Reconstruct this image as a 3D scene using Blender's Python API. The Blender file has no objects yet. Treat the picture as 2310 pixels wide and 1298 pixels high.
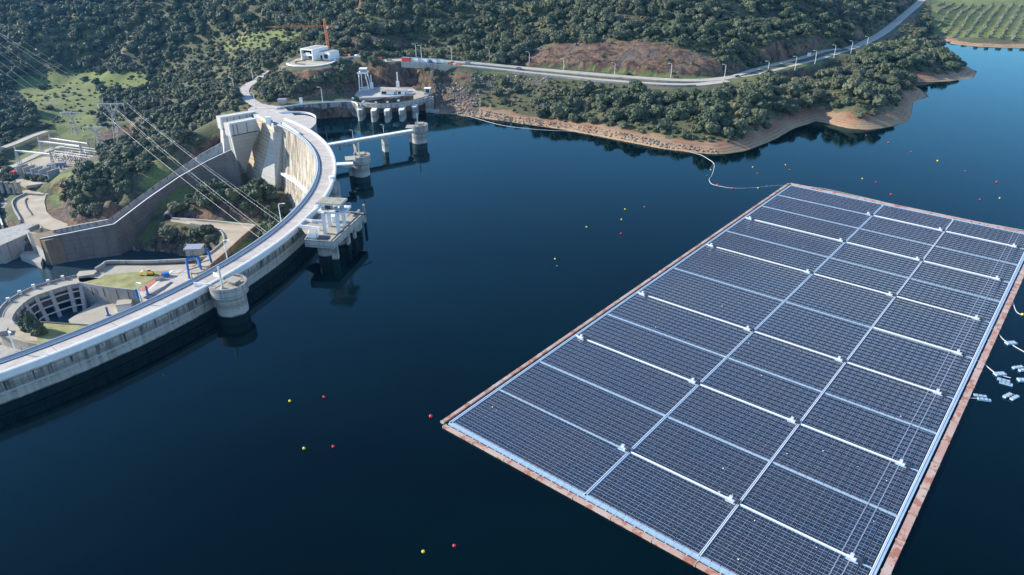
import bpy, bmesh, math, random
import numpy as np
from mathutils import Vector, Matrix
from mathutils.geometry import tessellate_polygon

scene = bpy.context.scene
COL = scene.collection
rnd = random.Random(7)
R = math.radians

# ------------------------------------------------------------------ camera
H = 136.0                                   # drone height above the reservoir
CXP, CYP, FP = 1155.0, 649.0, 1649.2        # photograph's centre and focal length, in its pixels
PITCH, ROLL = R(27.187), R(-0.3534)
_fw = np.array([0, math.cos(PITCH), -math.sin(PITCH)])
_rt = np.array([1.0, 0, 0])
_up = np.array([0, math.sin(PITCH), math.cos(PITCH)])
_c, _s = math.cos(ROLL), math.sin(ROLL)
RT = _c*_rt + _s*_up
UP = -_s*_rt + _c*_up
FW = _fw
cam_d = bpy.data.cameras.new('camera')
cam = bpy.data.objects.new('camera', cam_d)
COL.objects.link(cam)
m = Matrix.Identity(4)
for i in range(3):
    m[i][0], m[i][1], m[i][2] = RT[i], UP[i], -FW[i]
m[2][3] = H
cam.matrix_world = m
cam_d.sensor_width = 36
cam_d.lens = FP/2310*36
cam_d.clip_start = 1
cam_d.clip_end = 9000
scene.camera = cam

# ------------------------------------------------------------------ sky, sun, exposure
SUN_EL, SUN_DIR = R(25), R(168)             # elevation; direction towards the sun in the XY plane (from +X)
world = bpy.data.worlds.new('World')
scene.world = world
world.use_nodes = True
nt = world.node_tree
bg = nt.nodes['Background']
sky = nt.nodes.new('ShaderNodeTexSky')
sky.sky_type = 'NISHITA'
sky.sun_disc = False
sky.sun_elevation = SUN_EL
sky.sun_rotation = math.pi/2 - SUN_DIR
sky.air_density = 1.0
sky.dust_density = 0.0
sky.ozone_density = 4.0
nt.links.new(sky.outputs[0], bg.inputs[0])
bg.inputs[1].default_value = 0.15
sl = bpy.data.lights.new('sun', 'SUN')
sl.energy = 4.4
sl.angle = R(0.53)
sl.color = (1.0, 0.91, 0.77)
so = bpy.data.objects.new('sun', sl)
COL.objects.link(so)
sd = Vector((math.cos(SUN_DIR)*math.cos(SUN_EL), math.sin(SUN_DIR)*math.cos(SUN_EL), math.sin(SUN_EL)))
so.rotation_euler = sd.to_track_quat('Z', 'Y').to_euler()
so.location = sd*900
scene.view_settings.view_transform = 'Standard'
scene.view_settings.look = 'None'
scene.view_settings.gamma = 1
scene.view_settings.exposure = 1.0
scene.cycles.use_denoising = True
scene.cycles.max_bounces = 6
scene.cycles.diffuse_bounces = 2
scene.cycles.glossy_bounces = 3
scene.cycles.transmission_bounces = 3
scene.cycles.volume_bounces = 0

# ------------------------------------------------------------------ placing
def ray(px, py):
    return FW + RT*(px-CXP)/FP - UP*(py-CYP)/FP
def P(px, py, z=0.0):
    """the world point at height z on the sight line of a photograph pixel"""
    d = ray(px, py)
    t = (z-H)/d[2]
    return np.array([d[0]*t, d[1]*t, z])
def PY(px, py, Y):
    """the same, for a given distance Y ahead"""
    d = ray(px, py)
    t = Y/d[1]
    return np.array([d[0]*t, Y, H+d[2]*t])
def proj(X):
    X = np.asarray(X, float)
    d = X - np.array([0, 0, H])
    zz = d@FW
    zz = np.where(np.abs(zz) < 1e-3, 1e-3, zz)
    return CXP+FP*(d@RT)/zz, CYP-FP*(d@UP)/zz, zz
def smooth(pts, n=6):
    """Catmull-Rom through points"""
    pts = [np.asarray(p, float) for p in pts]
    out = []
    for i in range(len(pts)-1):
        p0 = pts[max(i-1, 0)]; p1 = pts[i]; p2 = pts[i+1]; p3 = pts[min(i+2, len(pts)-1)]
        for k in range(n):
            t = k/n
            out.append(0.5*((2*p1)+(-p0+p2)*t+(2*p0-5*p1+4*p2-p3)*t*t+(-p0+3*p1-3*p2+p3)*t**3))
    out.append(pts[-1])
    return out
def inside(poly, X, Y):
    poly = np.asarray(poly, float)
    res = np.zeros(np.shape(X), bool)
    n = len(poly)
    for i in range(n):
        x0, y0 = poly[i][:2]; x1, y1 = poly[(i+1) % n][:2]
        if y0 == y1: continue
        c = ((y0 > Y) != (y1 > Y)) & (X < (x1-x0)*(Y-y0)/(y1-y0)+x0)
        res ^= c
    return res
def dist_poly(poly, X, Y, closed=True):
    """distance to a polyline, and the parameter (index+fraction) of the nearest point"""
    poly = np.asarray(poly, float)
    best = np.full(np.shape(X), 1e9); par = np.zeros(np.shape(X))
    n = len(poly)
    for i in range(n if closed else n-1):
        a = poly[i][:2]; b = poly[(i+1) % n][:2]
        d = b-a; L = d@d+1e-9
        t = np.clip(((X-a[0])*d[0]+(Y-a[1])*d[1])/L, 0, 1)
        q = np.hypot(X-a[0]-t*d[0], Y-a[1]-t*d[1])
        k = q < best
        best = np.where(k, q, best); par = np.where(k, i+t, par)
    return best, par

# ------------------------------------------------------------------ materials
MATS = {}
def new_mat(name):
    mt = bpy.data.materials.new(name)
    mt.use_nodes = True
    MATS[name] = mt
    t = mt.node_tree
    b = t.nodes['Principled BSDF']
    return mt, t, b
def N(t, kind, **kw):
    n = t.nodes.new(kind)
    for k, v in kw.items():
        if k in n.inputs.keys(): n.inputs[k].default_value = v
        else: setattr(n, k, v)
    return n
def mixc(t, fac, a, b, mode='MIX'):
    n = t.nodes.new('ShaderNodeMix'); n.data_type = 'RGBA'; n.blend_type = mode
    for sock, v in ((n.inputs[0], fac), (n.inputs[6], a), (n.inputs[7], b)):
        if isinstance(v, bpy.types.NodeSocket): t.links.new(v, sock)
        elif isinstance(v, (int, float)): sock.default_value = v
        else: sock.default_value = (*v, 1)
    return n.outputs[2]
def ramp(t, src, p0, p1, v0=0.0, v1=1.0):
    n = t.nodes.new('ShaderNodeMapRange')
    n.inputs[1].default_value = p0; n.inputs[2].default_value = p1
    n.inputs[3].default_value = v0; n.inputs[4].default_value = v1
    t.links.new(src, n.inputs[0])
    return n.outputs[0]
def noise(t, vec, scale, detail=4, rough=0.55):
    n = t.nodes.new('ShaderNodeTexNoise')
    n.inputs['Scale'].default_value = scale; n.inputs['Detail'].default_value = detail
    n.inputs['Roughness'].default_value = rough
    if vec is not None: t.links.new(vec, n.inputs['Vector'])
    return n.outputs[0]
def math_(t, op, a, b=None):
    n = t.nodes.new('ShaderNodeMath'); n.operation = op
    for i, v in enumerate((a, b)):
        if v is None: continue
        if isinstance(v, bpy.types.NodeSocket): t.links.new(v, n.inputs[i])
        else: n.inputs[i].default_value = v
    return n.outputs[0]
def pos(t):
    return t.nodes.new('ShaderNodeNewGeometry').outputs['Position']
def scaled(t, vec, s):
    n = t.nodes.new('ShaderNodeMapping'); n.inputs['Scale'].default_value = s
    t.links.new(vec, n.inputs[0])
    return n.outputs[0]

def plain(name, col, rough=0.7, var=0.12, scale=0.6, metal=0.0, bump=0.0):
    mt, t, b = new_mat(name)
    b.inputs['Roughness'].default_value = rough
    b.inputs['Metallic'].default_value = metal
    p = pos(t)
    n = noise(t, p, scale, 4)
    f = ramp(t, n, 0.3, 0.7, 1-var, 1+var)
    c = mixc(t, 1.0, col, (1, 1, 1), 'MULTIPLY')
    m_ = t.nodes.new('ShaderNodeVectorMath'); m_.operation = 'SCALE'
    t.links.new(c, m_.inputs[0]); t.links.new(f, m_.inputs['Scale'])
    t.links.new(m_.outputs[0], b.inputs['Base Color'])
    if bump:
        bn = t.nodes.new('ShaderNodeBump'); bn.inputs['Strength'].default_value = bump
        bn.inputs['Distance'].default_value = 0.3
        t.links.new(noise(t, p, scale*4, 5), bn.inputs['Height']); t.links.new(bn.outputs[0], b.inputs['Normal'])
    return mt

def concrete(name, col, dark=(0.10, 0.10, 0.09), streak=0.6, lift=2.0, liftw=0.4, patch=0.3, wet=False, grid=False, thr=0.52):
    """weathered cast concrete: vertical drain stains, pour lines every `lift` metres, blotches"""
    mt, t, b = new_mat(name)
    b.inputs['Roughness'].default_value = 0.85
    p = pos(t)
    c = mixc(t, ramp(t, noise(t, p, 0.12, 5), 0.35, 0.7, 0, patch), col, tuple(x*0.62 for x in col))
    c = mixc(t, ramp(t, noise(t, p, 1.3, 3), 0.4, 0.75, 0, 0.25), c, tuple(x*0.7 for x in col))
    st = noise(t, scaled(t, p, (0.55, 0.55, 0.035)), 1.0, 4, 0.65)
    st = ramp(t, st, thr, thr+0.15, 0, streak)
    c = mixc(t, st, c, dark)
    if lift:
        sx = t.nodes.new('ShaderNodeSeparateXYZ'); t.links.new(p, sx.inputs[0])
        fr = math_(t, 'FRACT', math_(t, 'DIVIDE', sx.outputs[2], lift))
        ln = math_(t, 'LESS_THAN', fr, 0.14)
        lf = math_(t, 'MULTIPLY', ln, ramp(t, noise(t, scaled(t, p, (0.05, 0.05, 0.6)), 1, 2), 0.35, 0.6, 0.1, liftw))
        c = mixc(t, lf, c, dark)
    if wet:
        # band kept wet just above the waterline, pale mineral band above it
        sz = t.nodes.new('ShaderNodeSeparateXYZ'); t.links.new(p, sz.inputs[0])
        z = sz.outputs[2]
        wv = math_(t, 'ADD', z, ramp(t, noise(t, p, 0.3, 3), 0.3, 0.7, -0.3, 0.3))
        c = mixc(t, ramp(t, wv, 3.2, 2.4, 0, 0.55), c, tuple(min(1, x*1.05) for x in col))
        c = mixc(t, ramp(t, wv, 6.2, 4.2, 0, 0.0), c, dark)
        band = math_(t, 'MULTIPLY', ramp(t, wv, 3.0, 3.6, 0, 1), ramp(t, wv, 6.5, 5.0, 0, 0.55))
        c = mixc(t, band, c, tuple(x*1.6 for x in dark))
        c = mixc(t, ramp(t, wv, 0.5, 0.25, 0, 0.85), c, (0.03, 0.03, 0.025))
    if grid:
        sx = t.nodes.new('ShaderNodeSeparateXYZ'); t.links.new(p, sx.inputs[0])
    t.links.new(c, b.inputs['Base Color'])
    bn = t.nodes.new('ShaderNodeBump'); bn.inputs['Strength'].default_value = 0.35; bn.inputs['Distance'].default_value = 0.15
    t.links.new(noise(t, p, 2.2, 5), bn.inputs['Height']); t.links.new(bn.outputs[0], b.inputs['Normal'])
    return mt

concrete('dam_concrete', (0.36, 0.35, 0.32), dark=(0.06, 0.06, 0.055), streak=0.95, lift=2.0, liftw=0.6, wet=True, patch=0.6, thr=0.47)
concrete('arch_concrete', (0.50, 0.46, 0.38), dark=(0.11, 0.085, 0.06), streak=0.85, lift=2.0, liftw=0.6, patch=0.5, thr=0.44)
concrete('stepped_concrete', (0.50, 0.42, 0.31), dark=(0.13, 0.10, 0.07), streak=0.3, lift=2.6, liftw=0.95, patch=0.5)
concrete('pier_concrete', (0.46, 0.455, 0.43), streak=0.15, lift=3.0, liftw=0.2, patch=0.2)
concrete('wall_concrete', (0.40, 0.39, 0.36), streak=0.6, lift=0, patch=0.4)
concrete('old_concrete', (0.20, 0.18, 0.16), dark=(0.07, 0.055, 0.05), streak=0.6, lift=3.0, liftw=0.35, patch=0.7)
concrete('rusty_concrete', (0.25, 0.19, 0.12), dark=(0.09, 0.06, 0.04), streak=0.8, lift=0, patch=0.7)
concrete('tower_concrete', (0.37, 0.365, 0.34), streak=0.6, lift=2.2, liftw=0.8, wet=True, patch=0.5, thr=0.48)
concrete('deck_concrete', (0.42, 0.385, 0.31), dark=(0.2, 0.17, 0.12), streak=0.1, lift=0, patch=0.6)
plain('white_paint', (0.80, 0.80, 0.78), 0.6, 0.06)
plain('parapet_white', (0.66, 0.67, 0.68), 0.7, 0.08, 0.3)
plain('road_grey', (0.46, 0.42, 0.375), 0.9, 0.16, 0.25)
plain('asphalt_light', (0.42, 0.385, 0.32), 0.9, 0.12, 0.2)
plain('joint_dark', (0.10, 0.095, 0.09), 0.9)
plain('dirt_pale', (0.42, 0.36, 0.27), 0.95, 0.2, 0.1)
plain('dark_steel', (0.04, 0.045, 0.05), 0.5)
plain('grey_steel', (0.33, 0.36, 0.38), 0.45, 0.1, 1, 0.4)
plain('pipe_steel', (0.27, 0.30, 0.33), 0.45, 0.06, 1, 0.2)
plain('blue_paint', (0.03, 0.16, 0.50), 0.45, 0.1)
plain('pale_green_paint', (0.50, 0.58, 0.48), 0.5, 0.06)
plain('orange_paint', (0.70, 0.22, 0.05), 0.5, 0.15)
plain('yellow_paint', (0.80, 0.50, 0.03), 0.45, 0.1)
plain('red_paint', (0.50, 0.05, 0.04), 0.5, 0.12)
plain('brick_red', (0.45, 0.16, 0.10), 0.9, 0.15)
plain('glass_dark', (0.02, 0.03, 0.04), 0.15, 0.1)
plain('gate_brown', (0.13, 0.07, 0.045), 0.8, 0.35, 0.5)
plain('black_rubber', (0.015, 0.015, 0.015), 0.8)
plain('car_silver', (0.45, 0.48, 0.50), 0.3, 0.02, 1, 0.5)
plain('bark', (0.10, 0.075, 0.05), 0.9, 0.3, 3)
plain('buoy_yellow', (0.85, 0.62, 0.02), 0.4, 0.05)
plain('buoy_red', (0.65, 0.03, 0.03), 0.4, 0.05)
plain('buoy_green', (0.02, 0.16, 0.10), 0.4, 0.05)
plain('rope_grey', (0.45, 0.46, 0.45), 0.7)
plain('wire_alu', (0.70, 0.70, 0.68), 0.5, 0.03, 1, 0.0)
plain('station_grey', (0.52, 0.55, 0.58), 0.6)
plain('float_blue', (0.30, 0.44, 0.58), 0.6, 0.10, 0.9)
plain('float_grey', (0.27, 0.29, 0.36), 0.6, 0.06, 0.9)
plain('tray_white', (0.80, 0.80, 0.78), 0.5, 0.03)
plain('frame_alu', (0.34, 0.33, 0.40), 0.4, 0.05, 1, 0.1)
plain('lichen_roof', (0.30, 0.29, 0.20), 0.9, 0.3, 0.5)
plain('grass', (0.26, 0.255, 0.10), 0.95, 0.3, 0.15)

# ------------------------------------------------------------------ mesh helpers
class MB:
    def __init__(s):
        s.v = []; s.f = []; s.mi = []; s.mats = []; s.cur = 0
    def mat(s, name):
        if name not in s.mats: s.mats.append(name)
        s.cur = s.mats.index(name); return s
    def add(s, vs, fs):
        s.st = getattr(s, 'st', []); s.st.append((len(s.v), len(s.f)))
        o = len(s.v); s.v.extend([tuple(map(float, v)) for v in vs])
        for f in fs: s.f.append(tuple(i+o for i in f)); s.mi.append(s.cur)
        return s
    def box(s, c, d, ang=0.0, tilt=None, bev=0):
        """box centred on c with full sizes d, turned by ang about Z"""
        hx, hy, hz = d[0]/2, d[1]/2, d[2]/2
        ca, sa = math.cos(ang), math.sin(ang)
        vs = []
        for x, y, z in ((-1,-1,-1),(1,-1,-1),(1,1,-1),(-1,1,-1),(-1,-1,1),(1,-1,1),(1,1,1),(-1,1,1)):
            X, Y, Z = x*hx, y*hy, z*hz
            vs.append((c[0]+X*ca-Y*sa, c[1]+X*sa+Y*ca, c[2]+Z))
        return s.add(vs, [(0,3,2,1),(4,5,6,7),(0,1,5,4),(1,2,6,5),(2,3,7,6),(3,0,4,7)])
    def prism(s, poly, z0, z1):
        """vertical prism over a polygon; z0/z1 numbers or lists"""
        poly = [tuple(p[:2]) for p in poly]
        a = sum(poly[i][0]*poly[(i+1) % len(poly)][1]-poly[(i+1) % len(poly)][0]*poly[i][1] for i in range(len(poly)))
        n = len(poly)
        z0 = [z0]*n if np.isscalar(z0) else list(z0); z1 = [z1]*n if np.isscalar(z1) else list(z1)
        if a < 0: poly = poly[::-1]; z0 = z0[::-1]; z1 = z1[::-1]
        vs = [(p[0], p[1], z) for p, z in zip(poly, z0)]+[(p[0], p[1], z) for p, z in zip(poly, z1)]
        fs = [(i, (i+1) % n, n+(i+1) % n, n+i) for i in range(n)]
        tris = tessellate_polygon([[Vector((p[0], p[1], 0)) for p in poly]])
        for t in tris:
            a_, b_, c_ = t
            cr = (poly[b_][0]-poly[a_][0])*(poly[c_][1]-poly[a_][1])-(poly[b_][1]-poly[a_][1])*(poly[c_][0]-poly[a_][0])
            if cr < 0: b_, c_ = c_, b_
            fs.append((n+a_, n+b_, n+c_)); fs.append((a_, c_, b_))
        return s.add(vs, fs)
    def loft(s, secs, closed=False, caps=True):
        """sections (lists of points) joined in turn; closed=section is a ring"""
        n = len(secs[0]); vs = [p for q in secs for p in q]; fs = []
        for i in range(len(secs)-1):
            for j in range(n if closed else n-1):
                k = (j+1) % n
                fs.append((i*n+j, i*n+k, (i+1)*n+k, (i+1)*n+j))
        if caps and closed:
            fs.append(tuple(range(n))[::-1]); fs.append(tuple((len(secs)-1)*n+j for j in range(n)))
        return s.add(vs, fs)
    def strip(s, pts, off0, off1, z0, z1):
        """wall or kerb along a path of points: between lateral offsets, from pt.z+z0 to pt.z+z1"""
        pts = [np.asarray(p, float) for p in pts]
        secs = []
        for i, p in enumerate(pts):
            a = pts[max(i-1, 0)]; b = pts[min(i+1, len(pts)-1)]
            d = (b-a)[:2]; d = d/(np.linalg.norm(d)+1e-9); nrm = np.array([-d[1], d[0]])
            q0 = p[:2]+nrm*off0; q1 = p[:2]+nrm*off1
            secs.append([(*q0, p[2]+z0), (*q1, p[2]+z0), (*q1, p[2]+z1), (*q0, p[2]+z1)])
        return s.loft(secs, True)
    def cyl(s, c, r0, z0, z1, n=16, r1=None, a0=0.0):
        r1 = r0 if r1 is None else r1
        secs = [[(c[0]+r*math.cos(a0+2*math.pi*i/n), c[1]+r*math.sin(a0+2*math.pi*i/n), z) for i in range(n)] for r, z in ((r0, z0), (r1, z1))]
        return s.loft(secs, True)
    def tube(s, pts, r, n=5, r_end=None):
        pts = [Vector(p) for p in pts]
        secs = []
        for i, p in enumerate(pts):
            d = (pts[min(i+1, len(pts)-1)]-pts[max(i-1, 0)])
            if d.length < 1e-9: d = Vector((0, 0, 1))
            d.normalize()
            a = Vector((0, 0, 1)) if abs(d.z) < 0.9 else Vector((1, 0, 0))
            x = d.cross(a).normalized(); y = d.cross(x)
            rr = r if r_end is None else r+(r_end-r)*i/(len(pts)-1)
            secs.append([tuple(p+(x*math.cos(2*math.pi*k/n)+y*math.sin(2*math.pi*k/n))*rr) for k in range(n)])
        return s.loft(secs, True)
    def build(s, name, mat=None, parent=None, shade=False):
        me = bpy.data.meshes.new(name)
        me.from_pydata(s.v, [], s.f)
        for mn in (s.mats or [mat]): me.materials.append(MATS[mn])
        if s.mats: me.polygons.foreach_set('material_index', s.mi)
        me.update()
        if shade: me.polygons.foreach_set('use_smooth', [True]*len(me.polygons))
        o = bpy.data.objects.new(name, me)
        COL.objects.link(o)
        if parent is not None:
            o.parent = parent
            o.matrix_parent_inverse = parent.matrix_basis.inverted()
        return o
    def each(s, name, parent):
        """every added piece as a mesh of its own under parent"""
        out = []
        for k, (v0, f0) in enumerate(s.st):
            v1, f1 = s.st[k+1] if k+1 < len(s.st) else (len(s.v), len(s.f))
            q = MB(); q.mat(s.mats[s.mi[f0]]); q.add(s.v[v0:v1], [tuple(i-v0 for i in f) for f in s.f[f0:f1]])
            out.append(q.build(name, None, parent))
        return out
def one(mat): return MB().mat(mat)
def tag(o, label=None, cat=None, group=None, kind=None):
    if label: o['label'] = label
    if cat: o['category'] = cat
    if group: o['group'] = group
    if kind: o['kind'] = kind
    return o
def thing(name, label, cat, loc=(0, 0, 0), rz=0.0, group=None):
    o = bpy.data.objects.new(name, None)
    o.empty_display_size = 1
    COL.objects.link(o)
    o.location = loc; o.rotation_euler = (0, 0, rz)
    return tag(o, label, cat, group)
def copy_tree(o, parent=None):
    c = o.copy(); COL.objects.link(c)
    if parent is not None: c.parent = parent
    for ch in list(o.children): copy_tree(ch, c)
    return c
# ================================================================== dam line
CC = np.array([-315.0, 344.3]); RU, RD = 222.6, 213.0     # centre of the arch, upstream and downstream crest radii
ZC = 10.2                                                # crest road level
def arc(r, a0, a1, n, z=0.0):
    return [np.array([CC[0]+r*math.cos(R(a)), CC[1]+r*math.sin(R(a)), z]) for a in np.linspace(a0, a1, n)]

# ================================================================== shore of the reservoir (traced, z = 0)
SHORE_PX = [(952,262),(985,257),(1010,258),(1028,259),(1045,263),(1075,264),(1100,269),(1135,273),(1180,280),(1270,293),(1350,308),(1420,322),(1500,337),
 (1550,343),(1590,347),(1616,348),(1650,346),(1682,341),(1722,326),(1755,311),(1788,292),(1808,284),(1822,281),(1841,273),(1858,277),(1875,281),(1914,290),
 (1957,293.5),(1986,290),(2014,285),(2047,275),(2055,262),(2058,245),(2060,232),(2075,225),(2095,218.7),(2085,207),(2067,195.5),(2053,186),(2080,185.5),(2110,185),
 (2140,184),(2170,180),(2196,175.6),(2204,162),(2173,146),(2158,134),(2146,122),(2125,104),(2108,93),(2104,87),(2112,88.5),(2146,99),(2180,103),(2212,106),(2260,108),(2309,109),(2420,111),(2600,112)]
SHORE = [P(x, y, 0)[:2] for x, y in SHORE_PX]
far = SHORE[-1]
# closed outline of the reservoir: the dam, the gated intake, the shore, then far round behind the camera
RES = [tuple(p[:2]) for p in arc(218, -135, 40, 60)]
RES += [tuple(P(x, y, 10)[:2]) for x, y in ((645,244),(700,236),(785,230),(806,224),(868,222),(932,217),(966,215),(976,228))]
RES += [tuple(p) for p in SHORE]
RES += [(far[0]+500, far[1]-80), (1700, 300), (1700, -900), (-800, -900), (-800, 60)]
RES = [tuple(map(float, p)) for p in RES]
ZR = -62.0                                               # river level below the dam

# ================================================================== terrain heights
CTRL = []
def ct(*pts):
    for x, y, z in pts: CTRL.append(P(x, y, z))
def cy(*pts):
    for x, y, Y in pts: CTRL.append(PY(x, y, Y))
# shore
for x, y in SHORE_PX[::2]: ct((x, y, 0))
# bank between shore and road
ct((1100,230,7),(1100,195,13),(1180,240,7),(1300,240,9),(1300,205,14),(1400,250,10),(1420,215,15),(1500,280,8),(1500,230,14),(1600,300,7),(1620,250,13),(1620,210,17),
   (1700,290,8),(1720,240,14),(1720,200,17),(1800,240,10),(1840,200,14),(1900,250,9),(1920,200,13),(1990,250,8),(1980,190,12),(2000,150,14),(2050,120,13),(2100,150,9),(2150,155,5),(2060,160,9),(1030,215,9),(1010,190,15),(2050,250,5),(2090,60,16),(2120,40,15),(2020,100,16))
# road
ct((1060,142,24),(1200,158,20),(1350,172,18),(1500,183,17),(1600,181,17),(1700,168,17),(1800,143,17),(1900,115,18),(1960,93,19),(2000,70,20),(2040,35,20),(2080,0,21),(960,138,27.5),(900,136,28),(850,131,28.5))
cy((1720,180,640),(1800,160,650),(1860,142,680),(1920,124,700),(1960,108,740),(2000,86,790),(2040,58,850))
# rock cut and the hill above it
cy((1180,130,650),(1220,112,660),(1300,96,660),(1400,92,655),(1500,100,640),(1580,125,625),(1640,160,610),(1690,150,620),
   (1230,70,720),(1350,55,700),(1450,50,700),(1560,70,680),(1650,100,660),(1300,10,770),(1420,0,760),(1560,0,780),(1650,40,730),(1750,110,660),(1720,50,740),(1750,10,810),(1830,80,720),(1850,20,830),(1920,60,790),(1930,10,900),(1990,40,880),(2000,0,980))
# centre and left hills
cy((800,118,650),(840,95,680),(900,105,690),(960,122,670),(1000,115,670),(1080,120,670),(1100,80,720),(1000,60,740),(900,60,730),(830,50,730),(800,20,780),(900,0,830),(1000,0,850),(1120,20,810),(1200,0,830),
   (740,60,760),(690,90,720),(620,110,740),(620,60,820),(600,0,920),(560,90,810),(500,60,900),(450,60,930),(420,100,900),(350,60,960),(450,0,1010),(300,0,1050),(300,60,980),(200,30,1020),(200,90,960),(100,0,1060),(100,60,1000),(0,0,1060),(0,60,1000),(0,120,940),(100,130,935),(200,140,925),(300,130,925),(-150,60,980),(-150,140,920),(-150,-40,1080))
# valley and flanks
ct((450,150,-14),(380,170,-24),(300,180,-32),(480,200,-9),(430,210,-16),(330,210,-32),(200,200,-40),(100,220,-42),(100,180,-42),(0,185,-42),(200,250,-42),(120,270,-44),(60,250,-38),(30,270,-36),(0,250,-36),(0,300,-44),(40,330,-47),(150,300,-44),(250,290,-42),(300,300,-36),
   (300,260,-34),(350,300,-30),(380,260,-22),(430,260,-12),(450,240,-8),(500,220,0),(530,210,6),(500,260,-2),(470,250,-5),(430,300,-16),(480,310,-9),(430,350,-17),(350,330,-22),(300,320,-28),(330,370,-24),(300,400,-25),(250,380,-27),(200,370,-34),(200,410,-27),(240,440,-27),(300,430,-31),(350,400,-26),(150,420,-36),(130,395,-40),
   (100,455,-47),(110,470,-49),(160,505,-50),(230,495,-48),(180,470,-38),(260,470,-42),(60,440,-50),(30,470,-50),(100,400,-46),(40,380,-46),(130,345,-46),(200,335,-46),(0,350,-46),(0,420,-50),(-100,300,-46),(-100,400,-50))
# between chute and dam
ct((500,370,-26),(470,400,-33),(530,400,-34),(560,395,-34),(600,440,-35),(640,455,-38),(450,440,-34),(420,440,-37),(500,450,-34),(550,470,-36),(400,470,-40),(378,488,-45),(450,500,-45),(520,508,-45),(570,512,-45),(600,510,-44),(640,490,-43),(660,480,-43),
   (350,480,-45),(300,520,-54),(350,505,-50),(400,530,-50),(440,535,-50),(475,545,-50),(300,560,-60),(420,570,-60),(350,545,-57),(260,560,-62),(220,575,-64),(180,600,-68),(100,612,-68),(300,590,-67),(400,588,-67),(20,560,-64),(30,590,-67),(0,640,-70),(100,640,-70),(-100,560,-68),(-100,640,-70),(460,590,-62))
# below the dam, mostly hidden by it
for a, r, z in ((-80,180,-60),(-60,180,-60),(-40,185,-60),(-20,190,-60),(0,195,-58),(20,195,-52),(35,190,-44),(-60,120,-66),(-30,120,-66),(0,120,-66),(-90,100,-66)):
    CTRL.append(np.array([CC[0]+r*math.cos(R(a)), CC[1]+r*math.sin(R(a)), z]))
# hill that carries the look-out terrace, and the cliff behind the gated intake
ct((640,140,27),(700,145,28),(760,138,28),(800,130,28),(820,128,28),(730,128,28.5),(600,150,20),(640,120,24))
ct((650,165,24.5),(700,166,25.1),(750,160,26),(800,142,27.5),(850,142,27.5),(900,144,27),(940,148,26.5),(700,205,15.8),(650,200,16.5),(760,200,15),(700,185,20.4),(640,182,20),(760,180,20),(800,185,14))
ct((600,205,14),(700,222,11),(760,212,11),(590,190,16),(620,228,10.5),(700,232,10.3),(780,222,10.3),(850,215,10.3),(950,205,10.3),(930,192,11),(975,205,9),(860,198,11),(810,205,11))
ct((965,165,22),(985,170,20),(1000,155,25))
# left access road
ct((590,245,10.2),(560,235,10.4),(545,215,11),(560,195,13),(576,183,15),(585,172,17),(600,235,10.2),(530,240,7))
# olive grove shore and beyond the picture
ct((2150,90,3),(2230,90,4),(2310,90,4),(2200,60,8),(2300,60,8),(2400,80,6),(2190,20,13),(2300,20,13),(2250,0,16),(2150,10,16),(2400,30,12))
CTRL += [np.array(q, float) for q in ((-1100,500,-20),(-1100,900,10),(-900,1300,45),(-400,1400,55),(200,1300,45),(700,1500,30),(1200,1400,30),(1400,1000,25),(-700,300,-30),(-700,600,-20),(-250,1050,50),(100,1000,66),(350,1150,40))]
C = np.array(CTRL)
# drop near-duplicates
keep = []
for i in range(len(C)):
    if all(np.hypot(*(C[i, :2]-C[j, :2])) > 3.0 for j in keep): keep.append(i)
C = C[keep]
def tps_fit(C, lam=2.0):
    n = len(C); S = 100.0
    X = C[:, :2]/S
    d2 = ((X[:, None]-X[None])**2).sum(-1)
    K = 0.5*d2*np.log(d2+1e-12)
    K[np.arange(n), np.arange(n)] = lam*1e-3
    Pm = np.c_[np.ones(n), X]
    A = np.block([[K, Pm], [Pm.T, np.zeros((3, 3))]])
    w = np.linalg.solve(A, np.r_[C[:, 2], 0, 0, 0])
    return X, w, S
TX, TW, TS = tps_fit(C)
def tps(X, Y):
    sh = X.shape; q = np.c_[X.ravel(), Y.ravel()]/TS
    out = np.empty(len(q))
    for i in range(0, len(q), 20000):
        qq = q[i:i+20000]
        d2 = ((qq[:, None]-TX[None])**2).sum(-1)
        out[i:i+20000] = (0.5*d2*np.log(d2+1e-12))@TW[:-3]+TW[-3]+qq@TW[-2:]
    return out.reshape(sh)
# value noise
_rs = np.random.RandomState(3)
_tab = _rs.rand(256, 256)
def vnoise(X, Y, s):
    x = X/s; y = Y/s
    xi = np.floor(x).astype(int); yi = np.floor(y).astype(int)
    fx = x-xi; fy = y-yi; fx = fx*fx*(3-2*fx); fy = fy*fy*(3-2*fy)
    g = lambda a, b: _tab[a & 255, b & 255]
    return (g(xi, yi)*(1-fx)+g(xi+1, yi)*fx)*(1-fy)+(g(xi, yi+1)*(1-fx)+g(xi+1, yi+1)*fx)*fy
def fbm(X, Y, s, o=4):
    r = 0; a = 1; t = 0
    for k in range(o):
        r = r+a*vnoise(X+31*k, Y+17*k, s/2**k); t += a; a *= 0.5
    return r/t

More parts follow.
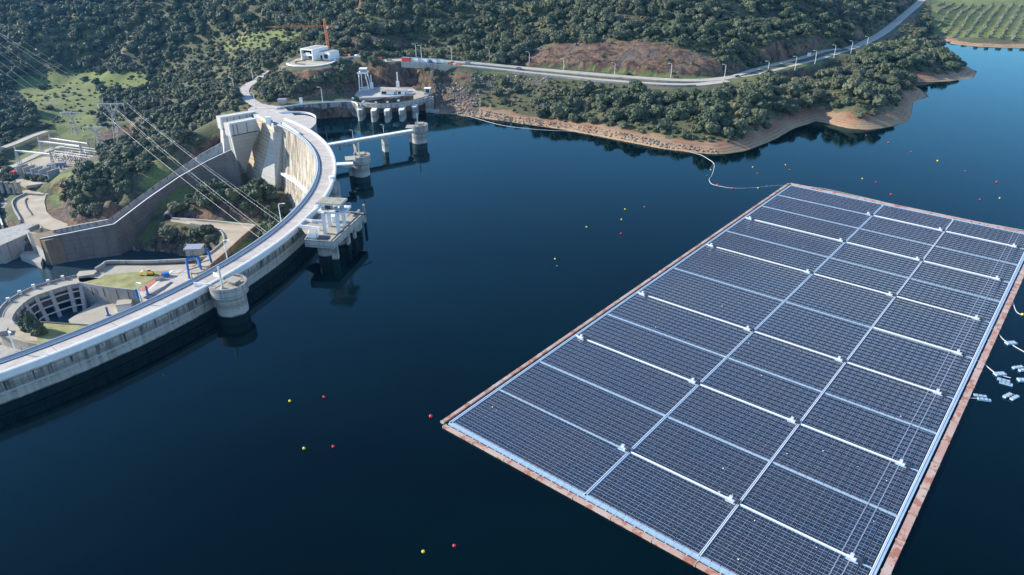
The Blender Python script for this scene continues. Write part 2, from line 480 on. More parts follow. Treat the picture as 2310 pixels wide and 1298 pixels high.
# roads, as world paths: (path, half width)
def path(pts, n=5): return smooth([P(*q) for q in pts], n)
ROAD_MAIN = path([(870,137,28.5),(915,135,28.2),(960,135,27.5),(1060,142,24),(1130,148,21.6),(1200,155,19.8),(1350,168,18.4),(1450,176,17.8),(1540,181,17.4),(1600,180,17.2),(1660,173,17),(1720,162,17),(1800,143,17.2),(1860,127,17.7),(1920,108,18.3),(1960,92,19),(2000,68,20),(2040,35,20.5),(2078,2,21),(2120,-45,22)])
ROAD_LOW = path([(1030,148,24.6),(1062,150,23.4),(1130,157,21),(1200,165,19.2),(1280,173,18),(1360,181,17.2),(1440,187,16.8),(1520,191,16.6),(1580,190,16.7),(1640,182,17)])
ROAD_UP = path([(1640,177,17.2),(1700,158,17.6),(1760,142,18),(1820,127,18.4),(1860,115,18.7),(1895,110,18.7)])
ROAD_LEFT = path([(640,252,10.4),(615,245,10.4),(590,240,10.4),(567,228,10.6),(552,214,11.2),(552,201,12.5),(563,190,14),(577,182,15.5),(592,172,17),(612,160,19)])
ROAD_TERR = path([(740,140,28.6),(770,134,28.5),(800,128,28.4),(830,129,28.4),(860,134,28.3),(880,137,28.3)])
ROAD_VALLEY = path([(-40,398,-45),(20,378,-45.5),(60,360,-45.5),(100,342,-45.5),(140,330,-46)])
ROAD_VALLEY2 = path([(-30,345,-40),(30,325,-41),(70,308,-42),(105,296,-43)])
ROAD_TUNNEL = path([(388,497,-45),(430,503,-45),(475,508,-45),(515,518,-45),(527,535,-45.2),(505,560,-46),(480,582,-46.6),(455,600,-47.5)])
ROADS = [(ROAD_MAIN, 5.5), (ROAD_LOW, 4.6), (ROAD_UP, 3.2), (ROAD_LEFT, 4.0), (ROAD_VALLEY, 4), (ROAD_VALLEY2, 4), (ROAD_TUNNEL, 4.5), (ROAD_TERR, 2.4)]
# level grounds: (outline in photograph pixels, height)
PADS = [
 ([(548,522),(380,488),(560,503),(580,512),(505,600),(470,590)], -45.2),                      # road loop apron
 ([(30,430),(140,440),(140,480),(150,512),(160,530),(60,535),(25,490)], -50.0),
 ([(40,412),(20,330),(230,330),(200,372),(120,400),(115,412)], -46.0),                        # switchyard
 ([(60,300),(300,296),(300,320),(220,332),(60,330)], -45.5),
 ([(640,140),(660,158),(720,160),(755,146),(770,135),(740,122),(690,122)], 28.4),             # look-out terrace
 ([(800,213),(800,199),(860,194),(930,193),(975,205),(972,214),(935,215),(868,219),(812,221)], 10.6),
 ([(590,243),(640,232),(700,228),(790,215),(796,229),(720,233),(640,242)], 10.2),
]
X0, X1, Y0, Y1, ST = -1000.0, 1150.0, 120.0, 1500.0, 4.0
nx = int((X1-X0)/ST)+1; ny = int((Y1-Y0)/ST)+1
GX, GY = np.meshgrid(X0+ST*np.arange(nx), Y0+ST*np.arange(ny))
Z = tps(GX, GY)
Z = np.clip(Z, -72, 95)
Z += (fbm(GX, GY, 40)-0.5)*5+(fbm(GX+500, GY, 12, 3)-0.5)*1.6
dres, _ = dist_poly(RES, GX, GY)
ridge = np.abs(fbm(GX*0.8+GY*0.5+700, GY*0.9-GX*0.35, 170, 4)-0.5)*2
Z += (0.35-ridge)*np.where(GX < -150, 72, 50)*np.clip((GY-690)/110, 0, 1)*np.clip((dres-90)/80, 0, 1)*np.where((GX < -150), np.clip((GY-840)/70, 0, 1), 1)*np.clip((520-GX)/80, 0, 1)
inr = inside(RES, GX, GY)
wob = fbm(GX, GY, 9, 3)
shore_cap = 0.25+dres*(0.42+0.15*wob)
landz = np.where((GX > -60) & (dres < 45), np.minimum(np.maximum(Z, dres*0.16), shore_cap), Z)
landz = np.where(GX > -60, np.maximum(landz, np.minimum(0.06*dres, 1.2)+0.05), landz)
Z = np.where(inr, -0.6-np.minimum(dres*0.5, 60), landz)
def blend(mask_dist, target, feather):
    global Z
    k = np.clip(1-mask_dist/feather, 0, 1); k = k*k*(3-2*k)
    Z = Z*(1-k)+target*k
padmin = np.full(Z.shape, 1e9)
for poly, z in PADS:
    w = [P(x, y, z)[:2] for x, y in poly]
    d, _ = dist_poly(w, GX, GY); d = np.where(inside(w, GX, GY), 0, d)
    blend(d, z-0.1, 7); padmin = np.minimum(padmin, d)
for pth, hw in ROADS:
    a = np.array(pth); d, par = dist_poly(a, GX, GY, False)
    i = np.clip(par.astype(int), 0, len(a)-2); fz = a[i, 2]+(a[i+1, 2]-a[i, 2])*(par-i)
    if pth is ROAD_MAIN or pth is ROAD_LOW:
        ry = a[i, 1]+(a[i+1, 1]-a[i, 1])*(par-i)
        Z = np.where((GY < ry) & (d < 45), np.minimum(Z, fz-0.4-0.06*np.maximum(d-hw, 0)), Z)
    blend(np.maximum(d-hw-1.5, 0), fz-0.35, 9)
def ground(x, y):
    """terrain height at a point"""
    gx = (x-X0)/ST; gy = (y-Y0)/ST
    i = int(min(max(gx, 0), nx-2)); j = int(min(max(gy, 0), ny-2)); fx = min(max(gx-i, 0), 1); fy = min(max(gy-j, 0), 1)
    return float((Z[j, i]*(1-fx)+Z[j, i+1]*fx)*(1-fy)+(Z[j+1, i]*(1-fx)+Z[j+1, i+1]*fx)*fy)
def PG(px, py, z=0.0, it=14):
    """where a sight line meets the terrain (search from near to far)"""
    d = ray(px, py)
    last = None
    for Y in np.arange(150, 1450, 4.0):
        t = Y/d[1]; x = d[0]*t; zz = H+d[2]*t
        if zz < ground(x, Y):
            lo, hi = Y-4, Y
            for k in range(10):
                mi = (lo+hi)/2; t = mi/d[1]
                if H+d[2]*t < ground(d[0]*t, mi): hi = mi
                else: lo = mi
            t = hi/d[1]; x = d[0]*t
            return np.array([x, hi, ground(x, hi)])
    return P(px, py, z)

# ground cover of the real places: rock, bare beach, fresh grass
SX, SY, SD = proj(np.stack([GX, GY, Z], -1))
gz = np.gradient(Z, ST); slope = np.hypot(gz[0], gz[1])
def pxmask(poly, soft=0): return inside(poly, SX, SY).astype(float)
rock = np.clip((slope-0.85)/0.5, 0, 1)*np.where((SX < 560) & (SY < 215), 0.0, 1.0)
for poly in ([(1170,150),(1200,118),(1260,97),(1340,90),(1420,92),(1520,102),(1590,128),(1660,150),(1690,160),(1620,170),(1400,158),(1250,146)],
             [(770,118),(790,88),(830,80),(880,84),(930,98),(930,112),(860,108),(800,122)],
             [(600,170),(760,150),(940,148),(945,205),(700,215),(600,235)],
             [(985,170),(1060,165),(1080,180),(1000,190)], [(250,560),(430,545),(460,590),(250,590)],
             [(100,470),(200,480),(260,490),(180,515),(120,500)], [(220,300),(330,280),(320,330),(230,330)],
             [(380,470),(640,440),(620,490),(380,500)], [(960,180),(1060,200),(1080,262),(1000,262)]):
    rock = np.maximum(rock, pxmask(poly))
beach = np.where(inr, 1.0, np.clip(1-(dres-(6+9*wob))/4, 0, 1))
beach = np.where((GX > -60) & (Z < 9), beach, 0.0)
grassm = np.zeros_like(Z)
for poly in ([(40,170),(210,160),(330,160),(340,200),(250,200),(230,215),(200,300),(170,320),(120,300),(80,250),(40,220)],
             [(520,85),(620,65),(680,70),(660,100),(560,110),(500,110)],[(1230,148),(1400,168),(1560,180),(1620,178),(1560,172),(1400,158)],
             [(115,400),(170,385),(175,420),(130,425)],[(210,365),(300,350),(300,375),(230,385)],[(290,515),(330,500),(380,510),(340,545),(290,545)],
             [(560,195),(572,190),(566,215),(585,232),(570,225)], [(140,270),(260,285),(220,300),(150,310)],[(960,190),(1090,160),(1160,165),(1060,180)],
             [(1560,188),(1700,172),(1850,138),(1850,150),(1700,190),(1600,198)],[(2100,0),(2400,0),(2400,85),(2110,85),(2100,60)]):
    grassm = np.maximum(grassm, pxmask(poly))
grassm = np.clip(grassm+np.clip((fbm(GX+900, GY-200, 35, 3)-0.6)*5, 0, 0.7)*(SX < 1000), 0, 1)
bare = pxmask([(1440,180),(1640,178),(1660,192),(1560,205),(1440,195)])

def ground_mat():
    mt, t, b = new_mat('ground_cover')
    b.inputs['Roughness'].default_value = 0.95
    p = pos(t)
    at = t.nodes.new('ShaderNodeAttribute'); at.attribute_name = 'cover'
    sp = t.nodes.new('ShaderNodeSeparateColor'); t.links.new(at.outputs['Color'], sp.inputs[0])
    rk, be, gr = sp.outputs[0], sp.outputs[1], sp.outputs[2]
    n1 = noise(t, p, 0.05, 6); n2 = noise(t, p, 0.4, 6, 0.65); n3 = noise(t, p, 1.6, 4, 0.7)
    scrub = mixc(t, ramp(t, n2, 0.35, 0.65), (0.045, 0.06, 0.025), (0.11, 0.11, 0.05))
    scrub = mixc(t, ramp(t, n1, 0.5, 0.7, 0, 0.6), scrub, (0.20, 0.155, 0.09))
    gcol = mixc(t, ramp(t, n2, 0.3, 0.7), (0.095, 0.135, 0.03), (0.175, 0.195, 0.06))
    gcol = mixc(t, ramp(t, n3, 0.58, 0.7, 0, 0.8), gcol, (0.05, 0.07, 0.03))
    c = mixc(t, ramp(t, math_(t, 'ADD', gr, ramp(t, n2, 0, 1, -0.4, 0.4)), 0.35, 0.65), scrub, gcol)
    vc = noise(t, scaled(t, p, (0.16, 0.16, 0.07)), 1, 8, 0.75)
    rcol = mixc(t, ramp(t, vc, 0.42, 0.58), (0.035, 0.024, 0.02), (0.22, 0.14, 0.08))
    rcol = mixc(t, ramp(t, n2, 0.52, 0.7, 0, 0.7), rcol, (0.27, 0.125, 0.075))
    rcol = mixc(t, ramp(t, n1, 0.5, 0.62, 0, 0.3), rcol, (0.14, 0.15, 0.16))
    c = mixc(t, ramp(t, math_(t, 'ADD', rk, ramp(t, n2, 0, 1, -0.5, 0.5)), 0.3, 0.6), c, rcol)
    # beach: horizontal lines left by falling water, rusty soil above, pale sand low
    sx = t.nodes.new('ShaderNodeSeparateXYZ'); t.links.new(p, sx.inputs[0])
    zc = math_(t, 'ADD', sx.outputs[2], ramp(t, n2, 0, 1, -0.5, 0.5))
    bcol = mixc(t, ramp(t, zc, 0.8, 5.0), (0.38, 0.235, 0.135), (0.20, 0.08, 0.045))
    w = math_(t, 'FRACT', math_(t, 'MULTIPLY', zc, 0.9))
    bcol = mixc(t, math_(t, 'MULTIPLY', ramp(t, w, 0.5, 0.9), 0.8), bcol, (0.14, 0.075, 0.04))
    bcol = mixc(t, ramp(t, n3, 0.55, 0.68, 0, 0.5), bcol, (0.38, 0.31, 0.24))
    bcol = mixc(t, ramp(t, n1, 0.45, 0.6, 0, 0.5), bcol, (0.34, 0.26, 0.15))
    c = mixc(t, ramp(t, math_(t, 'ADD', be, ramp(t, n3, 0, 1, -0.3, 0.3)), 0.35, 0.6), c, bcol)
    t.links.new(c, b.inputs['Base Color'])
    bn = t.nodes.new('ShaderNodeBump'); bn.inputs['Strength'].default_value = 1.0; bn.inputs['Distance'].default_value = 2.5
    hh = math_(t, 'MULTIPLY', vc, math_(t, 'ADD', math_(t, 'MULTIPLY', rk, 1.0), 0.25))
    t.links.new(hh, bn.inputs['Height']); t.links.new(bn.outputs[0], b.inputs['Normal'])
ground_mat()
# rugged rock: push rock faces in and out
Z = Z+np.where(inr, 0, beach*(fbm(GX, GY, 7, 3)-0.5)*1.6*np.clip(dres/4, 0, 1))
Zr = Z+rock*(~inr)*(np.abs(fbm(GX*1.0, GY*1.0, 11, 4)-0.5)*-9+1.4)*np.clip(slope*1.5, 0.15, 1)*np.clip(padmin/8, 0, 1)
for pth, hw in ROADS:
    d, _ = dist_poly(np.array(pth), GX, GY, False)
    Zr = np.where(d < hw+3, np.minimum(Zr, Z), Zr)
Z = Zr
me = bpy.data.meshes.new('terrain')
vs = np.stack([GX, GY, Z], -1).reshape(-1, 3)
idx = np.arange(nx*ny).reshape(ny, nx)
fs = np.stack([idx[:-1, :-1], idx[:-1, 1:], idx[1:, 1:], idx[1:, :-1]], -1).reshape(-1, 4)
me.vertices.add(len(vs)); me.vertices.foreach_set('co', vs.ravel())
me.loops.add(len(fs)*4); me.loops.foreach_set('vertex_index', fs.ravel().astype(np.int32))
me.polygons.add(len(fs)); me.polygons.foreach_set('loop_start', np.arange(0, len(fs)*4, 4, dtype=np.int32))
me.polygons.foreach_set('use_smooth', np.ones(len(fs), bool))
me.update(); me.validate()
ca = me.color_attributes.new('cover', 'FLOAT_COLOR', 'POINT')
ca.data.foreach_set('color', np.stack([rock, beach, np.maximum(grassm*(1-bare), 0), np.ones_like(Z)], -1).astype(np.float32).ravel())
me.materials.append(MATS['ground_cover'])
terrain = bpy.data.objects.new('terrain', me); COL.objects.link(terrain); tag(terrain, kind='structure')

# ================================================================== water
def water_mat(name, base, ripple=0.008):
    mt, t, b = new_mat(name)
    b.inputs['Base Color'].default_value = (*base, 1)
    b.inputs['Roughness'].default_value = 0.04
    b.inputs['IOR'].default_value = 1.333
    b.inputs['Specular Tint'].default_value = (0.04, 0.36, 0.55, 1)
    p = pos(t)
    bn = t.nodes.new('ShaderNodeBump'); bn.inputs['Strength'].default_value = 1.0; bn.inputs['Distance'].default_value = ripple
    n1 = noise(t, scaled(t, p, (0.5, 0.9, 1)), 1.0, 3, 0.5)
    n2 = noise(t, scaled(t, p, (0.012, 0.02, 1)), 1.0, 3, 0.5)
    h = math_(t, 'MULTIPLY', n1, ramp(t, n2, 0.45, 0.65, 0.3, 3.2))
    t.links.new(h, bn.inputs['Height']); t.links.new(bn.outputs[0], b.inputs['Normal'])
    c = mixc(t, ramp(t, noise(t, scaled(t, p, (0.004, 0.007, 1)), 1, 4), 0.35, 0.65), tuple(x*0.35 for x in base), tuple(x*2.2 for x in base))
    # murky body under a clear surface: diffuse body, mirror by Fresnel
    df = t.nodes.new('ShaderNodeBsdfDiffuse'); t.links.new(c, df.inputs['Color'])
    gl = t.nodes.new('ShaderNodeBsdfGlossy'); gl.inputs['Color'].default_value = (0.50, 0.90, 1.0, 1); gl.inputs['Roughness'].default_value = 0.05; t.links.new(bn.outputs[0], gl.inputs['Normal'])
    fr = t.nodes.new('ShaderNodeFresnel'); fr.inputs['IOR'].default_value = 1.25; t.links.new(bn.outputs[0], fr.inputs['Normal'])
    ms = t.nodes.new('ShaderNodeMixShader'); t.links.new(fr.outputs[0], ms.inputs[0]); t.links.new(df.outputs[0], ms.inputs[1]); t.links.new(gl.outputs[0], ms.inputs[2])
    t.links.new(ms.outputs[0], t.nodes['Material Output'].inputs['Surface'])
water_mat('lake_surface', (0.0, 0.0025, 0.0035))
water_mat('river_surface', (0.02, 0.035, 0.045), 0.02)
w_ = MB().mat('lake_surface')
lake_poly = RES
tr = tessellate_polygon([[Vector((*q, 0)) for q in lake_poly]])
w_.add([(x, y, 0.0) for x, y in lake_poly], [tuple(q) for q in tr])
lake = w_.build('reservoir_water'); tag(lake, kind='structure')
bm_ = bmesh.new(); bm_.from_mesh(lake.data); bmesh.ops.recalc_face_normals(bm_, faces=bm_.faces)
if sum(f.normal.z for f in bm_.faces) < 0: bmesh.ops.reverse_faces(bm_, faces=bm_.faces)
bm_.to_mesh(lake.data); bm_.free()
riv = one('river_surface').add([(-1000, 200, ZR), (-190, 200, ZR), (-150, 440, ZR), (-1000, 620, ZR)], [(0, 1, 2, 3)]).build('river_water')
tag(riv, kind='structure')

# ================================================================== roads
def road(name, pth, hw, mat, edge=None, lift=0.0):
    b = MB().mat(mat)
    a = [np.array(q) for q in pth]
    b.strip(a, -hw, hw, -1.0, 0.02+lift)
    if edge:
        b.mat('white_paint'); b.strip(a, -hw+0.25, -hw+0.45, 0.0, 0.028+lift); b.strip(a, hw-0.45, hw-0.25, 0.0, 0.028+lift)
    o = b.build(name); tag(o, kind='structure'); return o
road('hillside_road', ROAD_MAIN, 4.6, 'asphalt_light', True)
road('lower_road', ROAD_LOW, 4.4, 'asphalt_light', True, 0.004)
road('upper_lane', ROAD_UP, 2.8, 'asphalt_light', None, 0.008)
road('crest_access_road', ROAD_LEFT, 3.8, 'road_grey', None, 0.004)
road('terrace_road', ROAD_TERR, 2.2, 'dirt_pale', None, 0.012)
road('valley_road', ROAD_VALLEY, 3.5, 'asphalt_light')
road('upper_valley_road', ROAD_VALLEY2, 3.2, 'asphalt_light')
def hexa(mb, q):
    """solid from four top and four bottom points (same order)"""
    return mb.add(list(q), [(0, 1, 2, 3), (7, 6, 5, 4), (0, 4, 5, 1), (1, 5, 6, 2), (2, 6, 7, 3), (3, 7, 4, 0)])
# ================================================================== the arch dam
DG = 'parts of the dam'
dam = thing('arch_dam', 'long curved pale concrete dam with a road and white parapet along its crest', 'dam', (-95, 300, 0))
A0, A1 = -134.0, 44.0
def ring(name, prof, mat, a0=A0, a1=A1, n=150, mb=None):
    """body of revolution about the arch centre; prof = closed list of (radius, z)"""
    b = mb or MB(); b.mat(mat)
    secs = []
    for a in np.linspace(a0, a1, n):
        secs.append([(CC[0]+r*math.cos(R(a)), CC[1]+r*math.sin(R(a)), z) for r, z in prof])
    b.loft(secs, True)
    return b.build(name, None, dam) if mb is None else b
# body: near-vertical lake face, battered valley face that thickens downwards
ring('wall', [(221.0, -60), (221.3, 8.6), (213.6, 8.6), (213.2, -2), (211.5, -16), (210.6, -21.8), (209.5, -30), (206, -45), (199, -66)], 'dam_concrete')
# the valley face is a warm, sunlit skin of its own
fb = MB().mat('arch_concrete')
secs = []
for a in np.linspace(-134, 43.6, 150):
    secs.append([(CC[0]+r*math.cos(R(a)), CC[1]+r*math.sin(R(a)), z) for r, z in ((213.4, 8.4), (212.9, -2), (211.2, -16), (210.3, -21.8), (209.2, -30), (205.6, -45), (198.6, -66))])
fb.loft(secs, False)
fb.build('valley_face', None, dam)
# ledges across the valley face
ring('gallery_ledge', [(212, -23.2), (212, -21.6), (208.2, -21.6), (208.2, -23.2)], 'parapet_white', 8, 43.4, 50)
ring('lower_ledge', [(207.5, -43.2), (207.5, -41.8), (203.2, -41.8), (203.2, -43.2)], 'parapet_white', 0, 42, 50)
ring('roadway', [(221.8, 8.4), (221.8, ZC), (213.6, ZC), (213.6, 8.4)], 'road_grey')
# lake-side parapet: tall white band outside the cornice
ring('parapet', [(221.8, 8.9), (222.8, 8.9), (223.1, 11.3), (222.4, 11.5), (221.9, 11.4)], 'parapet_white')
ring('cornice', [(221.3, 8.1), (222.3, 8.1), (222.3, 8.9), (221.3, 8.9)], 'wall_concrete')
ring('kerb', [(213.6, ZC-0.2), (213.6, ZC+0.22), (214.3, ZC+0.22), (214.3, ZC-0.2)], 'parapet_white')
# valley-side edge: a wide rounded metal pipe with rails on it and a dark strip beside it
ring('pipe', [(212.75+1.0*math.cos(k*math.pi/5), ZC+0.15+0.85*math.sin(k*math.pi/5)) for k in range(10)], 'pipe_steel')
ring('rail', [(213.0, ZC+1.02), (213.2, ZC+1.12), (213.0, ZC+1.22), (212.8, ZC+1.12)], 'wire_alu')
ring('edge_strip', [(213.62, ZC-0.1), (213.62, ZC+0.02), (214.9, ZC+0.02), (214.9, ZC-0.1)], 'joint_dark')
# expansion joints across the road
b = one('joint_dark')
for a in np.arange(-108, A1, 5.2):
    r0, r1 = 214.9, 221.7
    ca, sa = math.cos(R(a)), math.sin(R(a))
    b.box((CC[0]+218.3*ca, CC[1]+218.3*sa, ZC+0.004), (6.8, 0.14, 0.02), R(a))
b.each('road_joint', dam)
# dark drain recesses and brackets under the cornice on the lake face
b = one('dark_steel'); b2 = one('wall_concrete')
rr = random.Random(4)
a = -111.0
while a < A1:
    h = rr.uniform(2.8, 5.2); w = rr.choice((0.3, 0.45, 0.6, 0.9, 1.3))
    ca, sa = math.cos(R(a)), math.sin(R(a))
    zt = 8.1
    wa = w/222/2; pr = lambda da, r_, z_: (CC[0]+r_*math.cos(R(a)+da), CC[1]+r_*math.sin(R(a)+da), z_)
    hexa(b, [pr(-wa, 221.0, zt), pr(wa, 221.0, zt), pr(wa, 221.45, zt), pr(-wa, 221.45, zt), pr(-wa*0.35, 221.0, zt-h), pr(wa*0.35, 221.0, zt-h), pr(wa*0.35, 221.36, zt-h), pr(-wa*0.35, 221.36, zt-h)])
    if rr.random() < 0.5:
        a2 = a+rr.uniform(0.28, 0.5)
        b2.box((CC[0]+221.5*math.cos(R(a2)), CC[1]+221.5*math.sin(R(a2)), 7.3), (0.8, 0.5, 1.6), R(a2))
    a += rr.choice((0.9, 1.35, 1.6, 2.1, 2.3))
b.each('drain_recess', dam)
b2.each('bracket', dam)
# projecting course above the waterline
ring('cornice_shade_band', [(221.15, 7.5), (221.42, 7.5), (221.42, 8.1), (221.15, 8.1)], 'dark_steel')  # raised dark band, the shade under the cornice put into colour
ring('lift_joint', [(221.2, 5.2), (221.38, 5.2), (221.38, 5.45), (221.2, 5.45)], 'old_concrete')
ring('wall_course', [(221.2, 3.4), (221.75, 3.5), (221.75, 3.9), (221.2, 4.2)], 'wall_concrete')

# ------------------------------------------------------------------ gravity blocks at the left end of the arch
# upstream bulge at the end of the arch (rounded nose with stained panels)
nose = [P(x, y, 11)[:2] for x, y in ((632,266),(655,259),(680,257),(700,260),(711,266),(713,272),(708,280),(690,292),(668,276))]
b = one('dam_concrete').prism(smooth([np.array((*q, 0)) for q in nose], 3), -20, 9.9)
b.mat('road_grey').prism(smooth([np.array((*q, 0)) for q in nose], 3), 9.9, 10.14)
bl = thing('nose_block', 'rounded concrete nose joining the curved dam crest to the far retaining wall', 'dam abutment', P(690,270,0))
b.build('body', None, bl)
b = one('parapet_white')
b.strip(smooth([P(x, y, 10.1) for x, y in ((632,257),(655,255.5),(680,256),(700,259),(711,265),(713,272))], 4), -0.3, 0.3, 0, 1.3)
b.build('parapet', None, bl)
b = one('dark_steel')
for x, y in ((664,277),(673,279),(686,283)):
    q = P(x, y+7, 6)
    b.box(q, (0.9, 0.5, 5))
b.each('panel_joint', bl)

# ground slab of the crest junction
b = one('road_grey').prism([P(x, y, 10.2)[:2] for x, y in ((560,246),(580,232),(612,238),(640,241),(650,250),(664,260),(668,276),(650,290),(634,281),(617,286),(592,268),(575,262))], 6, 10.18)
o = b.build('crest_junction_pavement'); tag(o, kind='structure')
gv = thing('spillway_block', 'stained stepped concrete slope between two tall piers left of the curved dam', 'spillway', P(600,290,0))
# stepped spillway slope, front face leans out towards the valley
tl, trr = P(577,262,9.8), P(619,284,9.8)
bl_, br_ = P(540,392,-36), P(592,436,-40)
back = np.array([6, 14, 0])
b = one('stepped_concrete')
hexa(b, [tl, trr, trr+back, tl+back, bl_, br_, br_+back*2, bl_+back*2])
b.build('stepped_slope', None, gv)
b = one('parapet_white')
b.strip([P(579,263,9.9), P(599,274,9.9), P(617,284,9.9)], -0.4, 0.4, 0, 1.4)
b.build('crest_wall', None, gv)
# tall pier between slope and arch
fl, fr = P(615,284,10), P(638,284,10)
gl, gr_ = P(583,428,-38), P(622,436,-36)
b = one('pier_concrete')
bk = np.array([9, 12, 0])
hexa(b, [fl, fr, fr+bk, fl+bk, gl, gr_, gr_+bk*1.5, gl+bk*1.5])
b.build('pier', None, gv)
b = one('parapet_white')
b.strip([P(634,281,10), P(652,292,10), P(672,306,10)], 0.0, 1.6, -0.4, 1.5)
b.build('bright_parapet', None, gv)
# pier with a recessed box head
def chute_pier(name, label, tlp, trp, hp, bottom, zt=11.0, thick=7.0):
    """head: tall panelled box; below it a tapering pier"""
    t = thing(name, label, 'spillway pier', P(*tlp, 0), group=None)
    a = P(*tlp, zt); c = P(*trp, zt)
    d = (c-a); L = np.linalg.norm(d[:2]); dx = d/L; dy = np.array([-dx[1], dx[0], 0])
    zb = zt-hp
    b = one('pier_concrete')
    hexa(b, [a, c, c+dy*thick, a+dy*thick]+[q-np.array([0, 0, hp]) for q in (a, c, c+dy*thick, a+dy*thick)])
    b.build('box_head', None, t)
    b = one('white_paint')
    e = 0.35
    b.box((a+c)/2+np.array([0, 0, 0.25])+dy*0.5, (L+0.4, 1.3, 0.5), math.atan2(dx[1], dx[0]))
    q = a-np.array([0, 0, hp/2])+dx*0.35-dy*0.10
    b.box(q, (1.1, 0.5, hp), math.atan2(dx[1], dx[0]))  # left strip: sunlit side of the head painted in as white
    b.build('head_rim_sunlit_edge', None, t)
    b = one('dark_steel')
    for f in (0.14, 0.28, 0.62) if L < 24 else (0.2, 0.38, 0.55, 0.75, 0.9):
        q = a+d*f-dy*0.05; b.box((q[0], q[1], zt-hp/2-0.4), (0.35, 0.3, hp-1.2), math.atan2(dx[1], dx[0]))
    q = (a+c)/2-dy*0.1
    b.box((q[0], q[1], zb+0.35), (L*0.96, 0.5, 0.5), math.atan2(dx[1], dx[0]))
    b.each('panel_joint', t)
    # tapered pier below
    b = one('pier_concrete')
    a2, c2 = a+dx*1.2+dy*0.8, c-dx*0.6+dy*0.8
    B0, B1 = P(*bottom[0]), P(*bottom[1])
    o1 = np.array([0, 0, zb-zt])
    hexa(b, [a2+o1, c2+o1, c2+o1+dy*(thick-1), a2+o1+dy*(thick-1), B0, B1, B1+dy*thick, B0+dy*thick])
    b.build('pier', None, t)
    b = one('white_paint')  # white strip paints in the sunlit left side of the pier
    hexa(b, [a2+o1-dx*0.5-dy*.15, a2+o1+dx*0.5-dy*.15, a2+o1+dx*0.5+dy, a2+o1-dx*0.5+dy, B0-dx*0.5-dy*.15, B0+dx*0.5-dy*.15, B0+dx*0.5+dy, B0-dx*0.5+dy])
    b.build('sunlit_pier_edge', None, t)
    return t
chute_pier('chute_pier', 'nearer grey spillway pier with sunlit-edged box head that tapers down to the trees', (515,281), (578,268.5), 8.5, ((543,392,-30), (554,392,-30)))
chute_pier('chute_pier', 'farther grey spillway pier half hidden behind its twin beside the wooded slope', (495,266), (575,253), 8.5, ((507,345,-14), (540,345,-14)))

# ------------------------------------------------------------------ spillway chute running down to the river
ch = thing('spillway_chute', 'long pale concrete spillway channel that slopes down to the river with a kink halfway', 'spillway', P(255,500,-41))
near = [P(531,334,-9), P(465,365,-18.5), P(400,402,-26.5), P(330,450,-34.5), P(255,507,-41), P(170,524,-43), P(90,540,-44.5)]
farw = [P(503,320,-7), P(445,352,-17), P(385,393,-25), P(318,440,-33), P(243,496,-39.5), P(170,509,-41.5), P(118,520,-43)]
b = one('old_concrete')
secs = []
for q in near:
    secs.append([(q[0], q[1], q[2]), (q[0]+0.4, q[1]+1.6, q[2]), (q[0]+1, q[1]+4, -66), (q[0]-0.3, q[1]-1.2, -66)])
b.loft(secs, True); b.build('near_wall', None, ch)
b = one('white_paint'); b.strip([q+np.array([0.1, 0.7, 0]) for q in near], -0.35, 0.35, -0.1, 0.25); b.build('wall_coping', None, ch)
b = one('wall_concrete')
secs = []
for q, q2 in zip(farw, near):
    secs.append([(q[0], q[1], q[2]), (q[0], q[1]+1.5, q[2]), (q[0], q[1]+2, q[2]-40), (q[0]+1.0, q[1]-2.5, q[2]-12)])
b.loft(secs, True); b.build('far_wall', None, ch)
b = one('dark_steel')
for i in range(len(farw)-1):
    for k in range(4):
        q = farw[i]+(farw[i+1]-farw[i])*(k+0.5)/4
        b.box((q[0]+0.1, q[1]-0.25, q[2]-1.6), (0.25, 0.5, 3.0))
b.each('drain_stain', ch)
b = one('deck_concrete')
secs = [[(q[0]+1, q[1]+1, q[2]-9), (q2[0], q2[1], q2[2]-11)] for q2, q in zip(farw, near)]
b.loft(secs, False); b.build('channel_floor', None, ch)
# blunt river end: stepped white blocks and a curved quay
eb = thing('chute_end_block', 'stained concrete end of the spillway channel standing in the river', 'spillway end', P(90,560,-60))
b = one('rusty_concrete')
pts = [P(90,540,-44.6)[:2], P(118,521,-44.6)[:2], P(70,527,-44.6)[:2]]
fa = P(90,541,-44.7); fb_ = P(240,508.5,-44.7)
b.prism([P(88,541,-45)[:2], P(100,544,-45)[:2], P(240,513,-45)[:2], P(236,500,-45)[:2], P(118,521,-45)[:2], P(72,528,-45)[:2]], -66, -45)
b.build('body', None, eb)
b = one('wall_concrete')
b.prism([P(82,556,-52)[:2], P(88,541,-52)[:2]+np.array([0, 0]), P(100,549,-52)[:2], P(97,566,-52)[:2]], -66, -52)
b.prism([P(45,578,-59)[:2], P(62,560,-59)[:2], P(98,575,-59)[:2], P(92,597,-59)[:2]], -66, -58.5)
b.each('step', eb)
b = one('dark_steel'); q = P(112,575,-57); b.box(q+np.array([0, 0.4, 0]), (2.2, 1.0, 3)); b.build('opening', None, eb)
qy = thing('curved_quay', 'curved concrete quay wall at the river end of the spillway channel', 'quay wall', P(75,525,-50))
arcp = smooth([P(x, y, -46) for x, y in ((165,503),(110,515),(92,519),(95,512),(88,508),(76,513),(62,521),(66,527),(90,529),(130,524))], 5)
b = one('wall_concrete'); b.strip([P(62,521,-46), P(66,527,-46), P(90,531,-46), P(130,528,-46), P(168,514,-46)], -0.8, 0.8, -18, 0.9); b.build('outer_wall', None, qy)
b = one('deck_concrete'); b.strip(smooth([P(92,519,-46), P(94,512,-46), P(88,509,-46), P(74,514,-46), P(62,521,-46)], 5), -0.5, 0.5, -2, 1.2); b.build('rounded_wall', None, qy)
